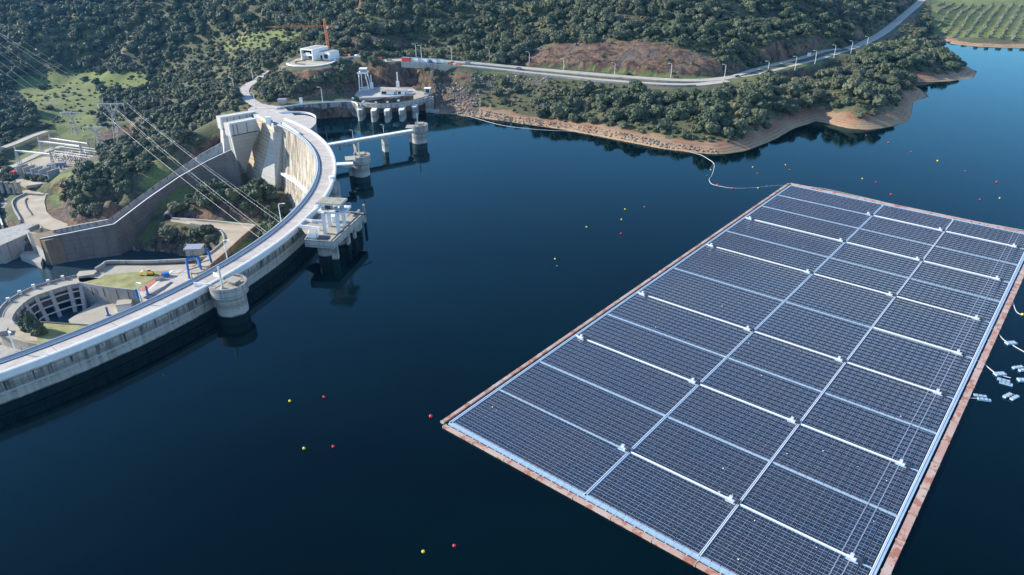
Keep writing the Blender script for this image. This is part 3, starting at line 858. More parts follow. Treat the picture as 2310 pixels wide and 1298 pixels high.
b = one('wall_concrete'); b.prism([P(0,520,-50)[:2], P(60,505,-50)[:2], P(75,508,-50)[:2], P(60,530,-50)[:2], P(0,556,-50)[:2], P(-60,560,-50)[:2]], -64, -49.5); b.build('quay_deck', None, qy)
b = one('wall_concrete'); b.prism([P(48,545,-60)[:2], P(82,548,-60)[:2], P(86,566,-60)[:2], P(50,571,-60)[:2]], -66, -53); b.build('river_block', None, qy)

# ------------------------------------------------------------------ road loop below the dam, its walls and the tunnel mouth
b = one('dirt_pale')
b.prism([P(x, y, -45)[:2] for x, y in ((385,488),(400,492),(440,498),(500,503),(575,506),(578,512),(545,540),(510,572),(475,600),(440,625),(425,612),(455,590),(487,562),(503,545),(504,530),(490,519),(460,511),(420,505),(385,500))], -50, -44.96)
o = b.build('loop_road'); tag(o, kind='structure')
rw = thing('loop_retaining_wall', 'curved white retaining wall inside the road loop under the dam', 'retaining wall', P(500,530,-46))
b = one('wall_concrete')
b.strip(smooth([P(x, y, -45) for x, y in ((430,506),(460,511),(490,519),(503,530),(504,545),(487,562),(470,575))], 5), -0.4, 0.4, -9, 0.9)
b.build('wall', None, rw)
rw = thing('apron_wall', 'straight ochre stained retaining wall beside the road close to the dam crest', 'retaining wall', P(520,560,-46))
b = one('rusty_concrete')
secs = []
for q in [P(578,510,-44.5), P(545,537,-44.5), P(510,570,-44.5), P(475,600,-45)]:
    secs.append([(q[0], q[1], q[2]+1), (q[0]+0.6, q[1]+0.3, q[2]+1), (q[0]+5, q[1]-8, -64), (q[0]+4, q[1]-9, -64)])
b.loft(secs, True); b.build('wall', None, rw)
tn = thing('road_tunnel', 'dark arched tunnel mouth where the loop road enters the rock', 'tunnel', P(378,492,-45), R(-20))
b = one('old_concrete'); q = P(379,494,-45)
ptsA = [(q[0]+3.4*math.cos(k*math.pi/10), q[1]-1.5*0, q[2]+3.9*math.sin(k*math.pi/10)) for k in range(11)]
ptsB = [(q[0]+2.6*math.cos(k*math.pi/10), q[1], q[2]+3.1*math.sin(k*math.pi/10)) for k in range(11)]
back = [(x+(-2), y+9, z) for x, y, z in ptsA]; 
b.loft([[pa, pb_] for pa, pb_ in zip(ptsA, ptsB)], False); b.loft([[pa, pb_] for pa, pb_ in zip(ptsA, back)], False)
b.build('portal_ring', None, tn)
b = one('black_rubber'); b.add(ptsB, [tuple(range(11))]).build('opening', None, tn)
for i in range(1): pass
ws = thing('guard_rail', 'pale metal guard rail and pipe along the uphill edge of the loop road', 'guard rail', P(480,497,-45))
b = one('wire_alu'); pr = smooth([P(x, y, -44) for x, y in ((388,493),(440,496),(500,501),(572,508))], 5)
b.strip(pr, -0.25, 0.25, 0, 0.5); b.build('rail', None, ws)
b = one('grey_steel')
for q in pr[::2]: b.box((q[0], q[1], q[2]-0.5), (0.2, 0.2, 1.2))
b.each('post', ws)
# ================================================================== intake towers in the lake
def tower(label, px, py, rad, ang, link=0, lamp_side=1):
    """round intake tower; ang = direction towards the dam"""
    c = P(px, py, 0)
    t = thing('intake_tower', label, 'intake tower', c, ang, 'round intake towers in the lake')
    e = lambda x, y, z: (x, y, z)
    b = one('tower_concrete')
    b.cyl((0, 0), rad*0.95, -12, 7.2, 36); b.cyl((0, 0), rad*0.96, 7.2, 8.0, 36, rad*1.12); b.cyl((0, 0), rad*1.12, 8.0, 10.6, 36)
    o = b.build('shaft'); o.parent = t
    b = one('deck_concrete'); b.cyl((0, 0), rad*1.08, 10.6, 10.75, 36); o = b.build('deck'); o.parent = t
    # curved screen wall round the lake side, open towards the dam
    b = one('tower_concrete')
    secs = []
    for k in range(23):
        a = R(-120)+R(240)*k/22+math.pi
        h = 12.4
        secs.append([((rad*1.12)*math.cos(a), (rad*1.12)*math.sin(a), 8.2), ((rad*1.16)*math.cos(a), (rad*1.16)*math.sin(a), 8.2),
                     ((rad*1.16)*math.cos(a), (rad*1.16)*math.sin(a), h), ((rad*1.06)*math.cos(a), (rad*1.06)*math.sin(a), h)])
    b.loft(secs, True); o = b.build('screen_wall'); o.parent = t
    # square shaft towards the dam with a round port
    b = one('tower_concrete'); b.box((rad*1.05, -lamp_side*rad*0.25, 1.5), (rad*0.55, rad*0.75, 18.4)); o = b.build('side_shaft'); o.parent = t
    b = one('deck_concrete'); b.box((rad*1.05, 0, 10.75), (rad*1.1, rad*1.5, 0.35)); o = b.build('landing'); o.parent = t
    # kiosk: slab roof on short walls
    b = one('wall_concrete'); b.box((-rad*0.15, -lamp_side*rad*0.35, 11.6), (rad*0.6, rad*0.5, 1.7)); b.mat('deck_concrete').box((-rad*0.15, -lamp_side*rad*0.35, 12.6), (rad*0.85, rad*0.75, 0.28))
    o = b.build('kiosk'); o.parent = t
    # mast with a flared foot
    b = one('pale_green_paint'); b.box((0.3, lamp_side*rad*0.45, 15.2), (0.62, 0.62, 9.4)); b.cyl((0.3, lamp_side*rad*0.45), 0.9, 10.6, 11.8, 10, 0.4)
    o = b.build('mast'); o.parent = t
    b = one('grey_steel')
    for k in range(9):
        a = R(-110+220*k/8)+math.pi
        b.box((rad*1.02*math.cos(a), rad*1.02*math.sin(a), 12.9), (0.1, 0.1, 1.0))
    o = b.build('railing'); o.parent = t
    return t
def to_dam(px, py):
    q = P(px, py, 0)[:2]; d = CC-q; return math.atan2(d[1], d[0])
tower('striped round intake tower with pale green mast nearest the camera beside the dam', 527, 701, 6.0, to_dam(527, 701))
tower('round intake tower reached by the short white footbridge below the long one', 816, 396, 5.2, to_dam(816, 396))
tower('round intake tower at the lake end of the long footbridge', 947, 322, 5.2, math.atan2(*(P(760,322,0)-P(947,322,0))[[1, 0]]))

# slab joining the nearest tower to the crest
q0 = P(527,701,0); d = CC-q0[:2]; d = d/np.linalg.norm(d)
lk = thing('tower_gangway', 'short concrete gangway with white side walls from the crest to the nearest intake tower', 'gangway', (*q0[:2], 10))
mid = q0[:2]+d*8.2
b = one('deck_concrete'); b.box((*mid, 10.3), (6.0, 8, 0.7), math.atan2(d[1], d[0])); b.build('deck', None, lk)
b = one('parapet_white')
nn = np.array([-d[1], d[0]])
for s in (-4.0, 4.0):
    q = mid+nn*s+d*0.8; b.box((*q, 11.1), (7, 0.5, 1.5), math.atan2(d[1], d[0])+(0.28 if s > 0 else -0.28))
b.build('side_wall', None, lk)
b = one('tower_concrete'); q = q0[:2]+d*7.4-nn*0.5; b.box((*q, 2), (3.6, 4.2, 16.6), math.atan2(d[1], d[0])); b.build('support_wall', None, lk)

# footbridges
def bridge(label, a, c, w, piers, zt=11.2):
    a = P(*a, zt); c = P(*c, zt)
    d = c-a; L = np.linalg.norm(d); ang = math.atan2(d[1], d[0]); dx = d/L; dy = np.array([-dx[1], dx[0], 0])
    t = thing('footbridge', label, 'footbridge', a)
    b = one('white_paint'); q = (a+c)/2
    b.box(q-np.array([0, 0, 0.25]), (L, w, 0.5), ang); b.build('deck', None, t)
    b = one('tower_concrete')
    for s in (-1, 1):
        b.box(q+dy*s*(w/2-0.5)-np.array([0, 0, 1.2]), (L, 0.45, 1.4), ang)
    b.each('girder', t)
    b = one('tower_concrete')
    for s in (-1, 1): b.box(q+dy*s*(w/2-0.08)+np.array([0, 0, 0.08]), (L, 0.16, 0.16), ang)
    b.each('edge_curb', t)
    for f in piers:
        q = a+d*f
        b = one('tower_concrete'); b.box((q[0], q[1], -2.0), (2.6, w*0.95, 22.2), ang); b.box((q[0], q[1], 8.9), (3.6, w*1.02, 0.8), ang)
        b.build('pier', None, t)
    return t
bridge('long white footbridge on two slab piers reaching to the far intake tower', (735,326), (930,293), 4.4, (0.335, 0.66))
bridge('short white footbridge between the dam crest and the middle round tower', (757,370), (796,368), 5.0, ())

# rounded tower block against the arch behind the main intake (with a drum on top)
t = thing('crest_tower', 'small stained tower block with white drum on top against the lake face of the dam', 'intake tower', P(757,437,0))
b = one('tower_concrete'); q = P(755,452,0); b.cyl(q, 3.6, -8, 9.6, 24); b.box((q[0]-2.5, q[1], 2), (5, 7, 15), 0.1); b.build('shaft', None, t)
b = one('parapet_white'); b.cyl((q[0]-0.5, q[1]+2.0), 1.5, 10, 12.4, 16); b.cyl((q[0]-0.5, q[1]+2.0), 1.7, 12.4, 12.7, 16); b.build('drum', None, t)
b = one('grey_steel'); b.tube([(q[0]+2.5, q[1]-2, 9.6), (q[0]+2.5, q[1]-2, 13.5)], 0.12); b.build('post', None, t)

# ================================================================== main intake structure
mi = thing('intake_house', 'large concrete power intake on piers in the lake with an open roofed lifting frame', 'power intake', P(757,560,0))
ZD = 10.6
def D(x, y, z=ZD): return P(x, y, z)
# deck outline
deck = [D(688,545), D(751,549.5), D(820,485), D(768,479), D(735,482), D(722,497), D(700,528)]
b = one('deck_concrete'); b.prism([q[:2] for q in deck], 9.4, ZD-0.05); b.build('deck', None, mi)
b = one('tower_concrete')
e1 = [D(688,545), D(751,549.5), D(757,543)]
b.strip([q-np.array([0,0,0]) for q in (D(700,528), D(688,545), D(751,549.5), D(820,485), D(768,479))], -0.25, 0.35, -2.4, 1.0)
b.build('rim_wall', None, mi)
# supporting piers under the deck, with wedge bases
b = one('tower_concrete')
q = P(736,573,0); b.cyl((q[0], q[1]), 3.5, -10, 9.4, 30)
b.build('round_shaft', None, mi)
for (x, y, w, l) in ((757,587,2.6,2.6), (786,553,1.1,4.0), (800,540,1.1,2.4), (812,519,1.1,3.0), (823,505,1.0,2.0)):
    q = P(x, y, 0); b = one('tower_concrete')
    b.box((q[0], q[1]+1.2, 0), (w, l, 19)); b.build('pier', None, mi)
b = one('tower_concrete')
for x, y in ((776,556),(803,528)):
    q = P(x, y, 0); c0 = np.array([q[0]-1.2, q[1]+2.2]); ca, sa = math.cos(R(38)), math.sin(R(38)); T_ = lambda u, v: c0+np.array([u*ca-v*sa, u*sa+v*ca])
    hexa(b, [(*T_(u, v), 9.4) for u, v in ((-3.2,-1.6),(3.2,-1.6),(3.2,1.6),(-3.2,1.6))]+[(*T_(u, v), -9) for u, v in ((-0.6,-0.2),(1.8,-0.2),(1.8,1.0),(-0.6,1.0))])
    for zz in (6.5, 3.8, 1.2): b.box((*T_(0.4, -0.9), zz), (5.2, 1.4, 0.35), R(38))
b.each('screen_wall', mi)
# crossing slabs towards the dam
b = one('deck_concrete'); b.prism([D(x, y)[:2] for x, y in ((676,511),(700,502),(735,508),(742,520),(712,533),(690,524))], 9.6, ZD-0.1); b.build('link_slab', None, mi)
b = one('parapet_white')
b.strip([D(675,514), D(700,517), D(722,520)], -0.3, 0.3, 0, 1.5)
b.strip([D(688,499), D(705,502), D(728,503)], -0.3, 0.3, 0, 1.3)
b.strip([D(688,499), D(703,485), D(719,474)], -0.3, 0.3, 0, 1.5)
b.each('link_wall', mi)
# four legs and the lifting platform with canopy
lp = {}
for k, (bx, by) in {'a': (734,527), 'b': (765,526), 'c': (745,511), 'd': (778,513)}.items():
    base = P(bx, by, ZD); lp[k] = base
    b = one('parapet_white'); b.box((base[0], base[1], ZD+5.0), (1.3, 1.6, 10.0)); b.build('leg', None, mi)
cx = sum(q[0] for q in lp.values())/4; cyy = sum(q[1] for q in lp.values())/4
b = one('parapet_white'); 
PF = [P(716,477,20.5), P(776,481,20.5), P(792,464,20.5), P(730,462,20.5)]
b.prism([q[:2] for q in PF], 19.6, 20.6); b.build('lifting_platform', None, mi)
b = one('grey_steel')
for i in range(4):
    a_, c_ = PF[i], PF[(i+1) % 4]
    for k in range(5):
        q = a_+(c_-a_)*k/5; b.box((q[0], q[1], 21.2), (0.1, 0.1, 1.2))
    b.tube([(*a_[:2], 21.7), (*c_[:2], 21.7)], 0.06, 4)
b.build('railing', None, mi)
b = one('grey_steel')
for fx, fy in ((0.15, 0.3), (0.4, 0.5), (0.62, 0.35), (0.8, 0.6)):
    q = PF[0]+(PF[1]-PF[0])*fx+(PF[3]-PF[0])*fy; b.box((q[0], q[1], 21.3), (1.8, 1.4, 1.4), 0.3)
b.mat('dark_steel')
q = PF[0]+(PF[1]-PF[0])*0.3+(PF[3]-PF[0])*0.4; b.box((q[0], q[1], 21.5), (2.6, 1.0, 1.7), 0.1)
b.build('winch', None, mi)
CN = [P(712,457.5,25), P(766,461.5,25), P(783,447,25), P(727,444.5,25)]
b = one('deck_concrete'); b.prism([q[:2] for q in CN], 24.6, 25.0); b.mat('parapet_white'); b.prism([q[:2]+(q[:2]-np.mean([c[:2] for c in CN], 0))*0.02 for q in CN], 24.2, 24.6)
b.mat('lichen_roof')
for f0, f1 in ((0.10, 0.38), (0.62, 0.92)):
    b.prism([(CN[0]+(CN[1]-CN[0])*f+(CN[3]-CN[0])*g)[:2] for f, g in ((f0, .08), (f1, .08), (f1, .92), (f0, .92))], 25.0, 25.03)
b.build('canopy', None, mi)
b = one('grey_steel')
for f, g in ((0.2, 0.3), (0.75, 0.3), (0.75, 0.85), (0.25, 0.8)):
    q = CN[0]+(CN[1]-CN[0])*f+(CN[3]-CN[0])*g; b.tube([(q[0], q[1], 20.6), (q[0], q[1], 24.3)], 0.14)
b.each('canopy_post', mi)
# small control box, stair well, rails
b = one('white_paint'); q = P(706,537,ZD)
b.box((q[0], q[1]+1.2, ZD+1.3), (4.0, 4.6, 2.6), 0.1); b.mat('deck_concrete').box((q[0], q[1]+1.2, ZD+2.66), (3.4, 4.0, 0.12), 0.1)
b.mat('red_paint').box((q[0]+2.0, q[1]-0.6, ZD+1.1), (0.2, 0.9, 1.9), 0.1)
b.build('control_box', None, mi)
b = one('dark_steel')
b.prism([D(x, y)[:2] for x, y in ((714,541),(738,543),(745,535),(722,533))], ZD, ZD+0.12)
b.strip([D(744,548), D(770,523), D(806,489)], -0.25, 0.25, 0.0, 0.35)
b.strip([D(748,548), D(774,523), D(811,489)], -0.2, 0.2, 0.0, 0.9)
b.prism([D(x, y)[:2] for x, y in ((795,489),(808,490),(814,484),(800,483))], ZD, ZD+0.12)
b.each('gantry_rail', mi)
b = one('white_paint'); q = P(754,500,ZD); b.cyl((q[0], q[1]), 1.7, ZD, ZD+3.0, 16); b.build('tank', None, mi)
b = one('dark_steel'); a_ = P(784,488,ZD+1.0); b.tube([a_, a_+np.array([2.2, -1.6, 2.2]), a_+np.array([6, -1, 1.2]), a_+np.array([9, 1, 0.5])], 0.28); b.build('lifting_beam', None, mi)

# ================================================================== gated spillway behind the bay
gs = thing('gated_spillway', 'gated concrete spillway with a curved bridge on five rounded piers in the shaded bay', 'gated spillway', P(870,245,0))
zb = 10.4
deckp = smooth([P(x, y, zb) for x, y in ((642,241),(680,236),(730,232),(785,229.5),(812,233),(850,237),(890,236.5),(925,231),(955,224),(968,219))], 5)
b = one('deck_concrete'); b.strip(deckp[20:], -2.3, 2.3, -1.0, 0.1)
b.mat('tower_concrete').strip(deckp[20:], -2.5, -2.0, -1.9, 1.0); b.strip(deckp[20:], 2.0, 2.3, 0, 0.9)
b.build('bridge_deck', None, gs)
b = one('dam_concrete')
w1 = [q for q in smooth([P(x, y, zb) for x, y in ((620,247),(642,242),(680,236.5),(730,232.5),(785,230),(805,233),(812,240))], 5)]
b.strip(w1, -1.4, 1.4, -26, 0.2); b.mat('parapet_white').strip(w1, -1.5, -1.2, 0.2, 1.1)
b.build('retaining_wall', None, gs)
b = one('dark_steel')
for i in range(3, len(w1)-3, 3):
    q = w1[i]; b.box((q[0]+0.2, q[1]-1.45, q[2]-4.2), (0.35, 0.3, 6.4))
b.each('wall_joint', gs)
for (x, y) in ((812,241),(842,243.5),(872,244),(905,242),(934,235)):
    q = P(x, y-1, zb); b = one('tower_concrete')
    pts = [(q[0]-1.9, q[1]+10), (q[0]-1.9, q[1]-1)]+[(q[0]+1.9*math.cos(a), q[1]-1+2.6*math.sin(a)) for a in np.linspace(math.pi, 2*math.pi, 9)]+[(q[0]+1.9, q[1]-1), (q[0]+1.9, q[1]+10)]
    b.prism(pts, -12, 8.4); b.mat('white_paint').prism([(x_, y_+0.1) for x_, y_ in pts], 8.4, 8.7)
    b.build('pier', None, gs)
q = P(968,222,zb); b = one('tower_concrete'); b.box((q[0], q[1]+2, 0), (5.5, 10, 21)); b.box((q[0]+4, q[1]-1, -4), (7, 6, 12)); b.build('end_pier', None, gs)
b = one('gate_brown')
gpts = [P(814,222,8), P(838,222,8), P(868,221,8), P(898,220,8), P(932,216,8)]
for i in range(4):
    a_, c_ = gpts[i], gpts[i+1]; m_ = (a_+c_)/2
    b = one('gate_brown'); b.box((m_[0], m_[1]-1.0, 5.2), (np.linalg.norm((c_-a_)[:2])*0.84, 0.8, 9.6), math.atan2(*(c_-a_)[[1, 0]])); b.build('sluice_gate', None, gs)
b = one('wall_concrete')
for q in gpts: b.box((q[0], q[1]+1.2, 3), (2.2, 4.0, 13.5))
b.each('gate_pier', gs); b = one('wall_concrete')
b.strip([gpts[0]+np.array([-4,3,1.5]), gpts[2]+np.array([0,3,1.5]), gpts[4]+np.array([3,3,1.5])], -1.2, 1.2, 0, 1.4)
b.build('gate_beam', None, gs)
b = one('road_grey'); b.prism([P(x, y, 10.8)[:2] for x, y in ((800,215),(810,200),(850,196),(930,198),(940,205),(965,212),(962,222),(935,214),(868,219),(812,221))], 6, 10.8); b.build('apron', None, gs)
b = one('deck_concrete'); b.prism([P(x, y, 11.0)[:2] for x, y in ((936,204),(955,207),(968,213),(962,219),(935,226),(932,212))], 6, 11.0); b.build('side_apron', None, gs)
# lamp-like ventilation heads along the bridge
b = one('white_paint')
for x, y in ((796,224),(820,231),(848,233.5),(874,233),(899,229)):
    q = P(x, y, zb+0.3); b.box((q[0], q[1], q[2]+0.5), (1.6, 1.2, 1.0))
b.each('vent_box', gs)
t = thing('gantry_crane', 'white four-legged gantry crane standing on the shaded spillway apron', 'gantry crane', P(820,205,11))
b0, b1 = P(811,205.5,11), P(833,204,11); b2_, b3 = b0+np.array([1, 6, 0]), b1+np.array([1, 6, 0])
HT = 17.5
tops = [b0+np.array([0.6, 0.6, HT-4.5]), b1+np.array([-2.4, 0.6, HT-4.5]), b2_+np.array([0.6, -1, HT-4.5]), b3+np.array([-2.4, -1, HT-4.5])]
for bb, tt in zip((b0, b1, b2_, b3), tops):
    b = one('white_paint'); b.tube([bb, tt], 0.42, 4); b.build('leg', None, t)
b = one('white_paint')
b.tube([b0+np.array([0, 0, 0.5]), b1+np.array([0, 0, 0.5])], 0.35, 4); b.tube([b0+np.array([0.3, 0, 2.6]), b1+np.array([-0.5, 0, 2.6])], 0.3, 4)
b.tube([b2_+np.array([0, 0, 0.5]), b3+np.array([0, 0, 0.5])], 0.35, 4)
b.build('cross_beam', None, t)
b = one('white_paint'); q = sum(tops)/4; b.box((q[0], q[1], q[2]+0.5), (8.0, 7.0, 1.1)); b.build('platform', None, t)
b = one('wall_concrete'); b.box((q[0]+0.6, q[1], q[2]+2.0), (4.6, 4.2, 2.2)); b.mat('white_paint').box((q[0]+0.6, q[1], q[2]+3.4), (6.0, 5.4, 0.9)); b.mat('dark_steel').box((q[0]-3.2, q[1]-2, q[2]+1.2), (0.9, 0.9, 4)); b.build('winch_house', None, t)
for lab, (x, y, h) in (('white pole on a cabinet right beside the gantry crane', (839,201,11)), ('tall white pole on a cabinet near the white control huts', (898,198,13))):
    q = P(x, y, 11); t = thing('service_mast', lab, 'mast', q, 0, 'white masts on the spillway apron')
    b = one('white_paint'); b.box((q[0], q[1], 13.6), (2.6, 1.4, 5.0)); b.build('cabinet', None, t)
    b = one('white_paint'); b.tube([(q[0], q[1], 16), (q[0], q[1], 16+h*0.55)], 0.42, 6); b.build('pole', None, t)
t = thing('control_hut', 'row of low white control huts on the spillway apron', 'hut', P(880,207,11))
for x0_, x1_, nm in ((858,893,1), (896,918,2)):
    a_, c_ = P(x0_, 214, 11), P(x1_, 213, 11); L = c_[0]-a_[0]
    b = one('white_paint'); b.box(((a_[0]+c_[0])/2, a_[1]+3, 12.4), (L, 6, 2.9)); b.build('wall', None, t)
    b = one('deck_concrete'); b.box(((a_[0]+c_[0])/2, a_[1]+3, 13.95), (L+0.5, 6.6, 0.24)); b.build('roof', None, t)
    b = one('glass_dark'); b.box((a_[0]+L*0.25, a_[1]-0.02, 12.4), (L*0.3, 0.2, 1.9)); b.build('window', None, t)
    b = one('blue_paint'); b.box((c_[0]-0.7, a_[1]-0.02, 12.1), (0.9, 0.2, 2.2)); b.build('door', None, t)
t = thing('gate_cabin', 'small glazed watch cabin with white roof on the end pier of the gated spillway', 'cabin', P(965,205,11))
q = P(965,213,10.6)
b = one('wall_concrete'); b.box((q[0], q[1], 11.4), (5.2, 5, 1.6)); b.build('plinth', None, t)
b = one('glass_dark'); b.box((q[0], q[1], 13.6), (3.4, 3.2, 2.8)); b.build('glazing', None, t)
b = one('white_paint')
for sx_ in (-1, 1):
    for sy_ in (-1, 1): b.box((q[0]+sx_*1.75, q[1]+sy_*1.65, 13.6), (0.35, 0.35, 2.8))
b.each('corner_post', t)
b = one('white_paint'); b.box((q[0], q[1]+0.5, 15.2), (5.4, 5.0, 0.4)); b.build('roof', None, t)
# ================================================================== floating solar array
TH = R(50.4213)
AO = P(1015, 957, 0)
LU, LW = 272.4, 114.2
arr = thing('floating_solar_array', 'huge rectangular raft of dark blue solar panels floating on the lake, crossed by pale walkways', 'solar array', AO, TH)
def abuild(b, name, par=None):
    o = b.build(name); o.parent = par or arr; return o
# local frame: x along the long side, y negative across
wy = [0.0, -48.6, -81.0, -LW]            # long walkways
lines = [0.0, 22.2, 43.4, 64.7, 85.5, 107.5, 137.3, 168.2, 189.3, 210.5, 231.7, 252.8, LU]   # cross walkways
kind = ['e', 'm', 'b', 'w', 'b', 'w', 'c', 'w', 'b', 'w', 'b', 'm', 'e']
NS = [21, 14, 14]
def cellmat(name, col, spec):
    mt, t, b = new_mat(name)
    b.inputs['Roughness'].default_value = 0.12
    b.inputs['IOR'].default_value = 1.5
    p = pos(t)
    c = mixc(t, ramp(t, noise(t, p, 0.8, 2), 0.4, 0.6), col, tuple(x*1.5+0.002 for x in col))
    c = mixc(t, ramp(t, noise(t, p, 0.05, 3), 0.4, 0.65, 0, 0.6), c, (0.020, 0.032, 0.045))
    t.links.new(c, b.inputs['Base Color'])
    b.inputs['Coat Weight'].default_value = 0.0
cellmat('solar_cell', (0.006, 0.022, 0.045), 0.5)
class Fast:
    """quads gathered in arrays, several materials"""
    def __init__(s): s.q = []; s.m = []
    def quad(s, a, b, c, d, m): s.q.append((a, b, c, d)); s.m.append(m)
def panel_quads(F, x0, x1, y0, y1, z, tilt):
    """one framed panel between local x0..x1 (short side) and y0..y1, tilted about Y"""
    dz = (x1-x0)*math.tan(tilt)/2
    zc = lambda x: z+dz*(2*(x-x0)/(x1-x0)-1)
    V = lambda x, y, h=0: (x, y, zc(x)+h)
    F.quad(V(x0, y0), V(x1, y0), V(x1, y1), V(x0, y1), 0)
    F.quad(V(x0, y0, -.05), V(x1, y0, -.05), V(x1, y0), V(x0, y0), 0)
    F.quad(V(x0, y0), V(x0, y1), V(x0, y1, -.05), V(x0, y0, -.05), 0)
    F.quad(V(x1, y0, -.05), V(x1, y1, -.05), V(x1, y1), V(x1, y0), 0)
    ym = (y0+y1)/2; f = 0.03
    F.quad(V(x0+f, y0+f, .004), V(x1-f, y0+f, .004), V(x1-f, ym-.025, .004), V(x0+f, ym-.025, .004), 1)
    F.quad(V(x0+f, ym+.025, .004), V(x1-f, ym+.025, .004), V(x1-f, y1-f, .004), V(x0+f, y1-f, .004), 1)
def fast_build(F, name, mats):
    q = np.array(F.q, np.float32); n = len(q)
    me = bpy.data.meshes.new(name)
    me.vertices.add(n*4); me.vertices.foreach_set('co', q.ravel())
    me.loops.add(n*4); me.loops.foreach_set('vertex_index', np.arange(n*4, dtype=np.int32))
    me.polygons.add(n); me.polygons.foreach_set('loop_start', np.arange(0, n*4, 4, dtype=np.int32))
    for m_ in mats: me.materials.append(MATS[m_])
    me.polygons.foreach_set('material_index', np.array(F.m, np.int32))
    me.update()
    o = bpy.data.objects.new(name, me); COL.objects.link(o); o.parent = arr
    return o
pan = []
slabs = one('float_grey')
ca_, sa_ = math.cos(TH), math.sin(TH)
for s in range(3):
    ya, yb = wy[s]-(0.9 if s == 0 else 0.5), wy[s+1]+(0.5 if s < 2 else 0.9)
    pitch = (ya-yb)/NS[s]
    for i in range(NS[s]):
        yt = ya-pitch*i-0.1; ybm = ya-pitch*(i+1)+0.1
        for k in range(len(lines)-1):
            xa = lines[k]+(0.9 if k == 0 else 0.42); xb = lines[k+1]-(0.42 if k < len(lines)-2 else 0.9)
            n = round((xb-xa)/1.165); pu = (xb-xa)/n
            slabs.box(((xa+xb)/2, (yt+ybm)/2, 0.2), (xb-xa, yt-ybm, 0.28))
            for j in range(n):
                pan.append((xa+pu*j, pu, ybm+0.03, yt-0.03, 1 if j % 2 else -1))
abuild(slabs, 'float_bed')
print('panels', len(pan))
# nearest hundred in view become parts of their own
PA = np.array([(p[0]+p[1]/2, (p[2]+p[3])/2) for p in pan])
wx = AO[0]+PA[:, 0]*ca_-PA[:, 1]*sa_; wyy = AO[1]+PA[:, 0]*sa_+PA[:, 1]*ca_
sx_, sy_, sd_ = proj(np.stack([wx, wyy, np.full(len(wx), 0.5)], -1))
vis = (sx_ > 10) & (sx_ < 2300) & (sy_ > 0) & (sy_ < 1288)
order = np.argsort(np.where(vis, sd_, 1e9))
hero = set(int(i) for i in order[:100])
F = Fast()
T8 = R(9.5)
for i, (x, pu, y0, y1, sg) in enumerate(pan):
    if i in hero: continue
    panel_quads(F, x+0.045, x+pu-0.045, y0, y1, 0.55, sg*T8)
o = fast_build(F, 'panel_field', ['frame_alu', 'solar_cell']); tag(o, kind='stuff')
protos = {}
for i in sorted(hero):
    x, pu, y0, y1, sg = pan[i]
    key = (round(pu, 3), round(y1-y0, 3), sg)
    if key not in protos:
        f2 = Fast(); panel_quads(f2, -pu/2+0.045, pu/2-0.045, -(y1-y0)/2, (y1-y0)/2, 0, sg*T8)
        protos[key] = fast_build(f2, 'solar_panel', ['frame_alu', 'solar_cell']); o = protos[key]
    else:
        o = protos[key].copy(); COL.objects.link(o); o.parent = arr
    o.location = (x+pu/2, (y0+y1)/2, 0.55)
# walkways
def walk(x0, x1, y0, y1, nm='walkway', mat='float_blue', z=0.35, h=0.5, seams=True):
    b = one(mat)
    L = max(abs(x1-x0), abs(y1-y0)); n = max(1, int(L/2.3))
    for i in range(n):
        if abs(x1-x0) > abs(y1-y0):
            a_ = x0+(x1-x0)*i/n; c_ = x0+(x1-x0)*(i+1)/n
            b.box(((a_+c_)/2, (y0+y1)/2, z), (abs(c_-a_)-0.06, abs(y1-y0), h))
        else:
            a_ = y0+(y1-y0)*i/n; c_ = y0+(y1-y0)*(i+1)/n
            b.box(((x0+x1)/2, (a_+c_)/2, z), (abs(x1-x0), abs(c_-a_)-0.06, h))
    return abuild(b, nm)
walk(-0.7, 0.55, 0.1, -LW-0.1); walk(LU-0.6, LU+0.6, 0.1, -LW-0.1)
walk(0, LU, 0.35, -0.55); walk(0, LU, -LW+0.7, -LW-0.6)
walk(0, LU, wy[1]+0.36, wy[1]-0.36); walk(0, LU, wy[2]+0.36, wy[2]-0.36)
for x, k in zip(lines, kind):
    if k == 'e': continue
    for s in range(3):
        y0, y1 = wy[s]-0.5, wy[s+1]+0.5
        walk(x-0.2, x+0.2, y0, y1)
        white = (k == 'w') or (k == 'm' and s > 0) or (k == 'c' and s == 2)
        if white:
            yb = y1+(3.6 if s == 2 else 0.5)
            b = one('tray_white'); b.box((x, (y0+yb)/2, 0.85), (0.26, abs(y0-yb), 0.3)); abuild(b, 'cable_tray')
# rail lines along the long walkways and right-hand strips
b = one('tray_white')
for y in (0.12, wy[1]+0.28, wy[2]+0.28, wy[2]-0.15, -LW+0.2, -LW+0.5): b.box((LU/2, y, 0.66), (LU, 0.14, 0.12))
[setattr(o_, 'matrix_parent_inverse', Matrix.Identity(4)) for o_ in b.each('cable_rail', arr)]
p3 = (wy[2]-0.65-(-LW+0.9))/14
for k in (12, 11):
    y = wy[2]-0.65-p3*k-0.0
    walk(0.5, LU-0.5, y+0.10, y-0.10, 'service_rail', 'float_grey', 0.42, 0.3)
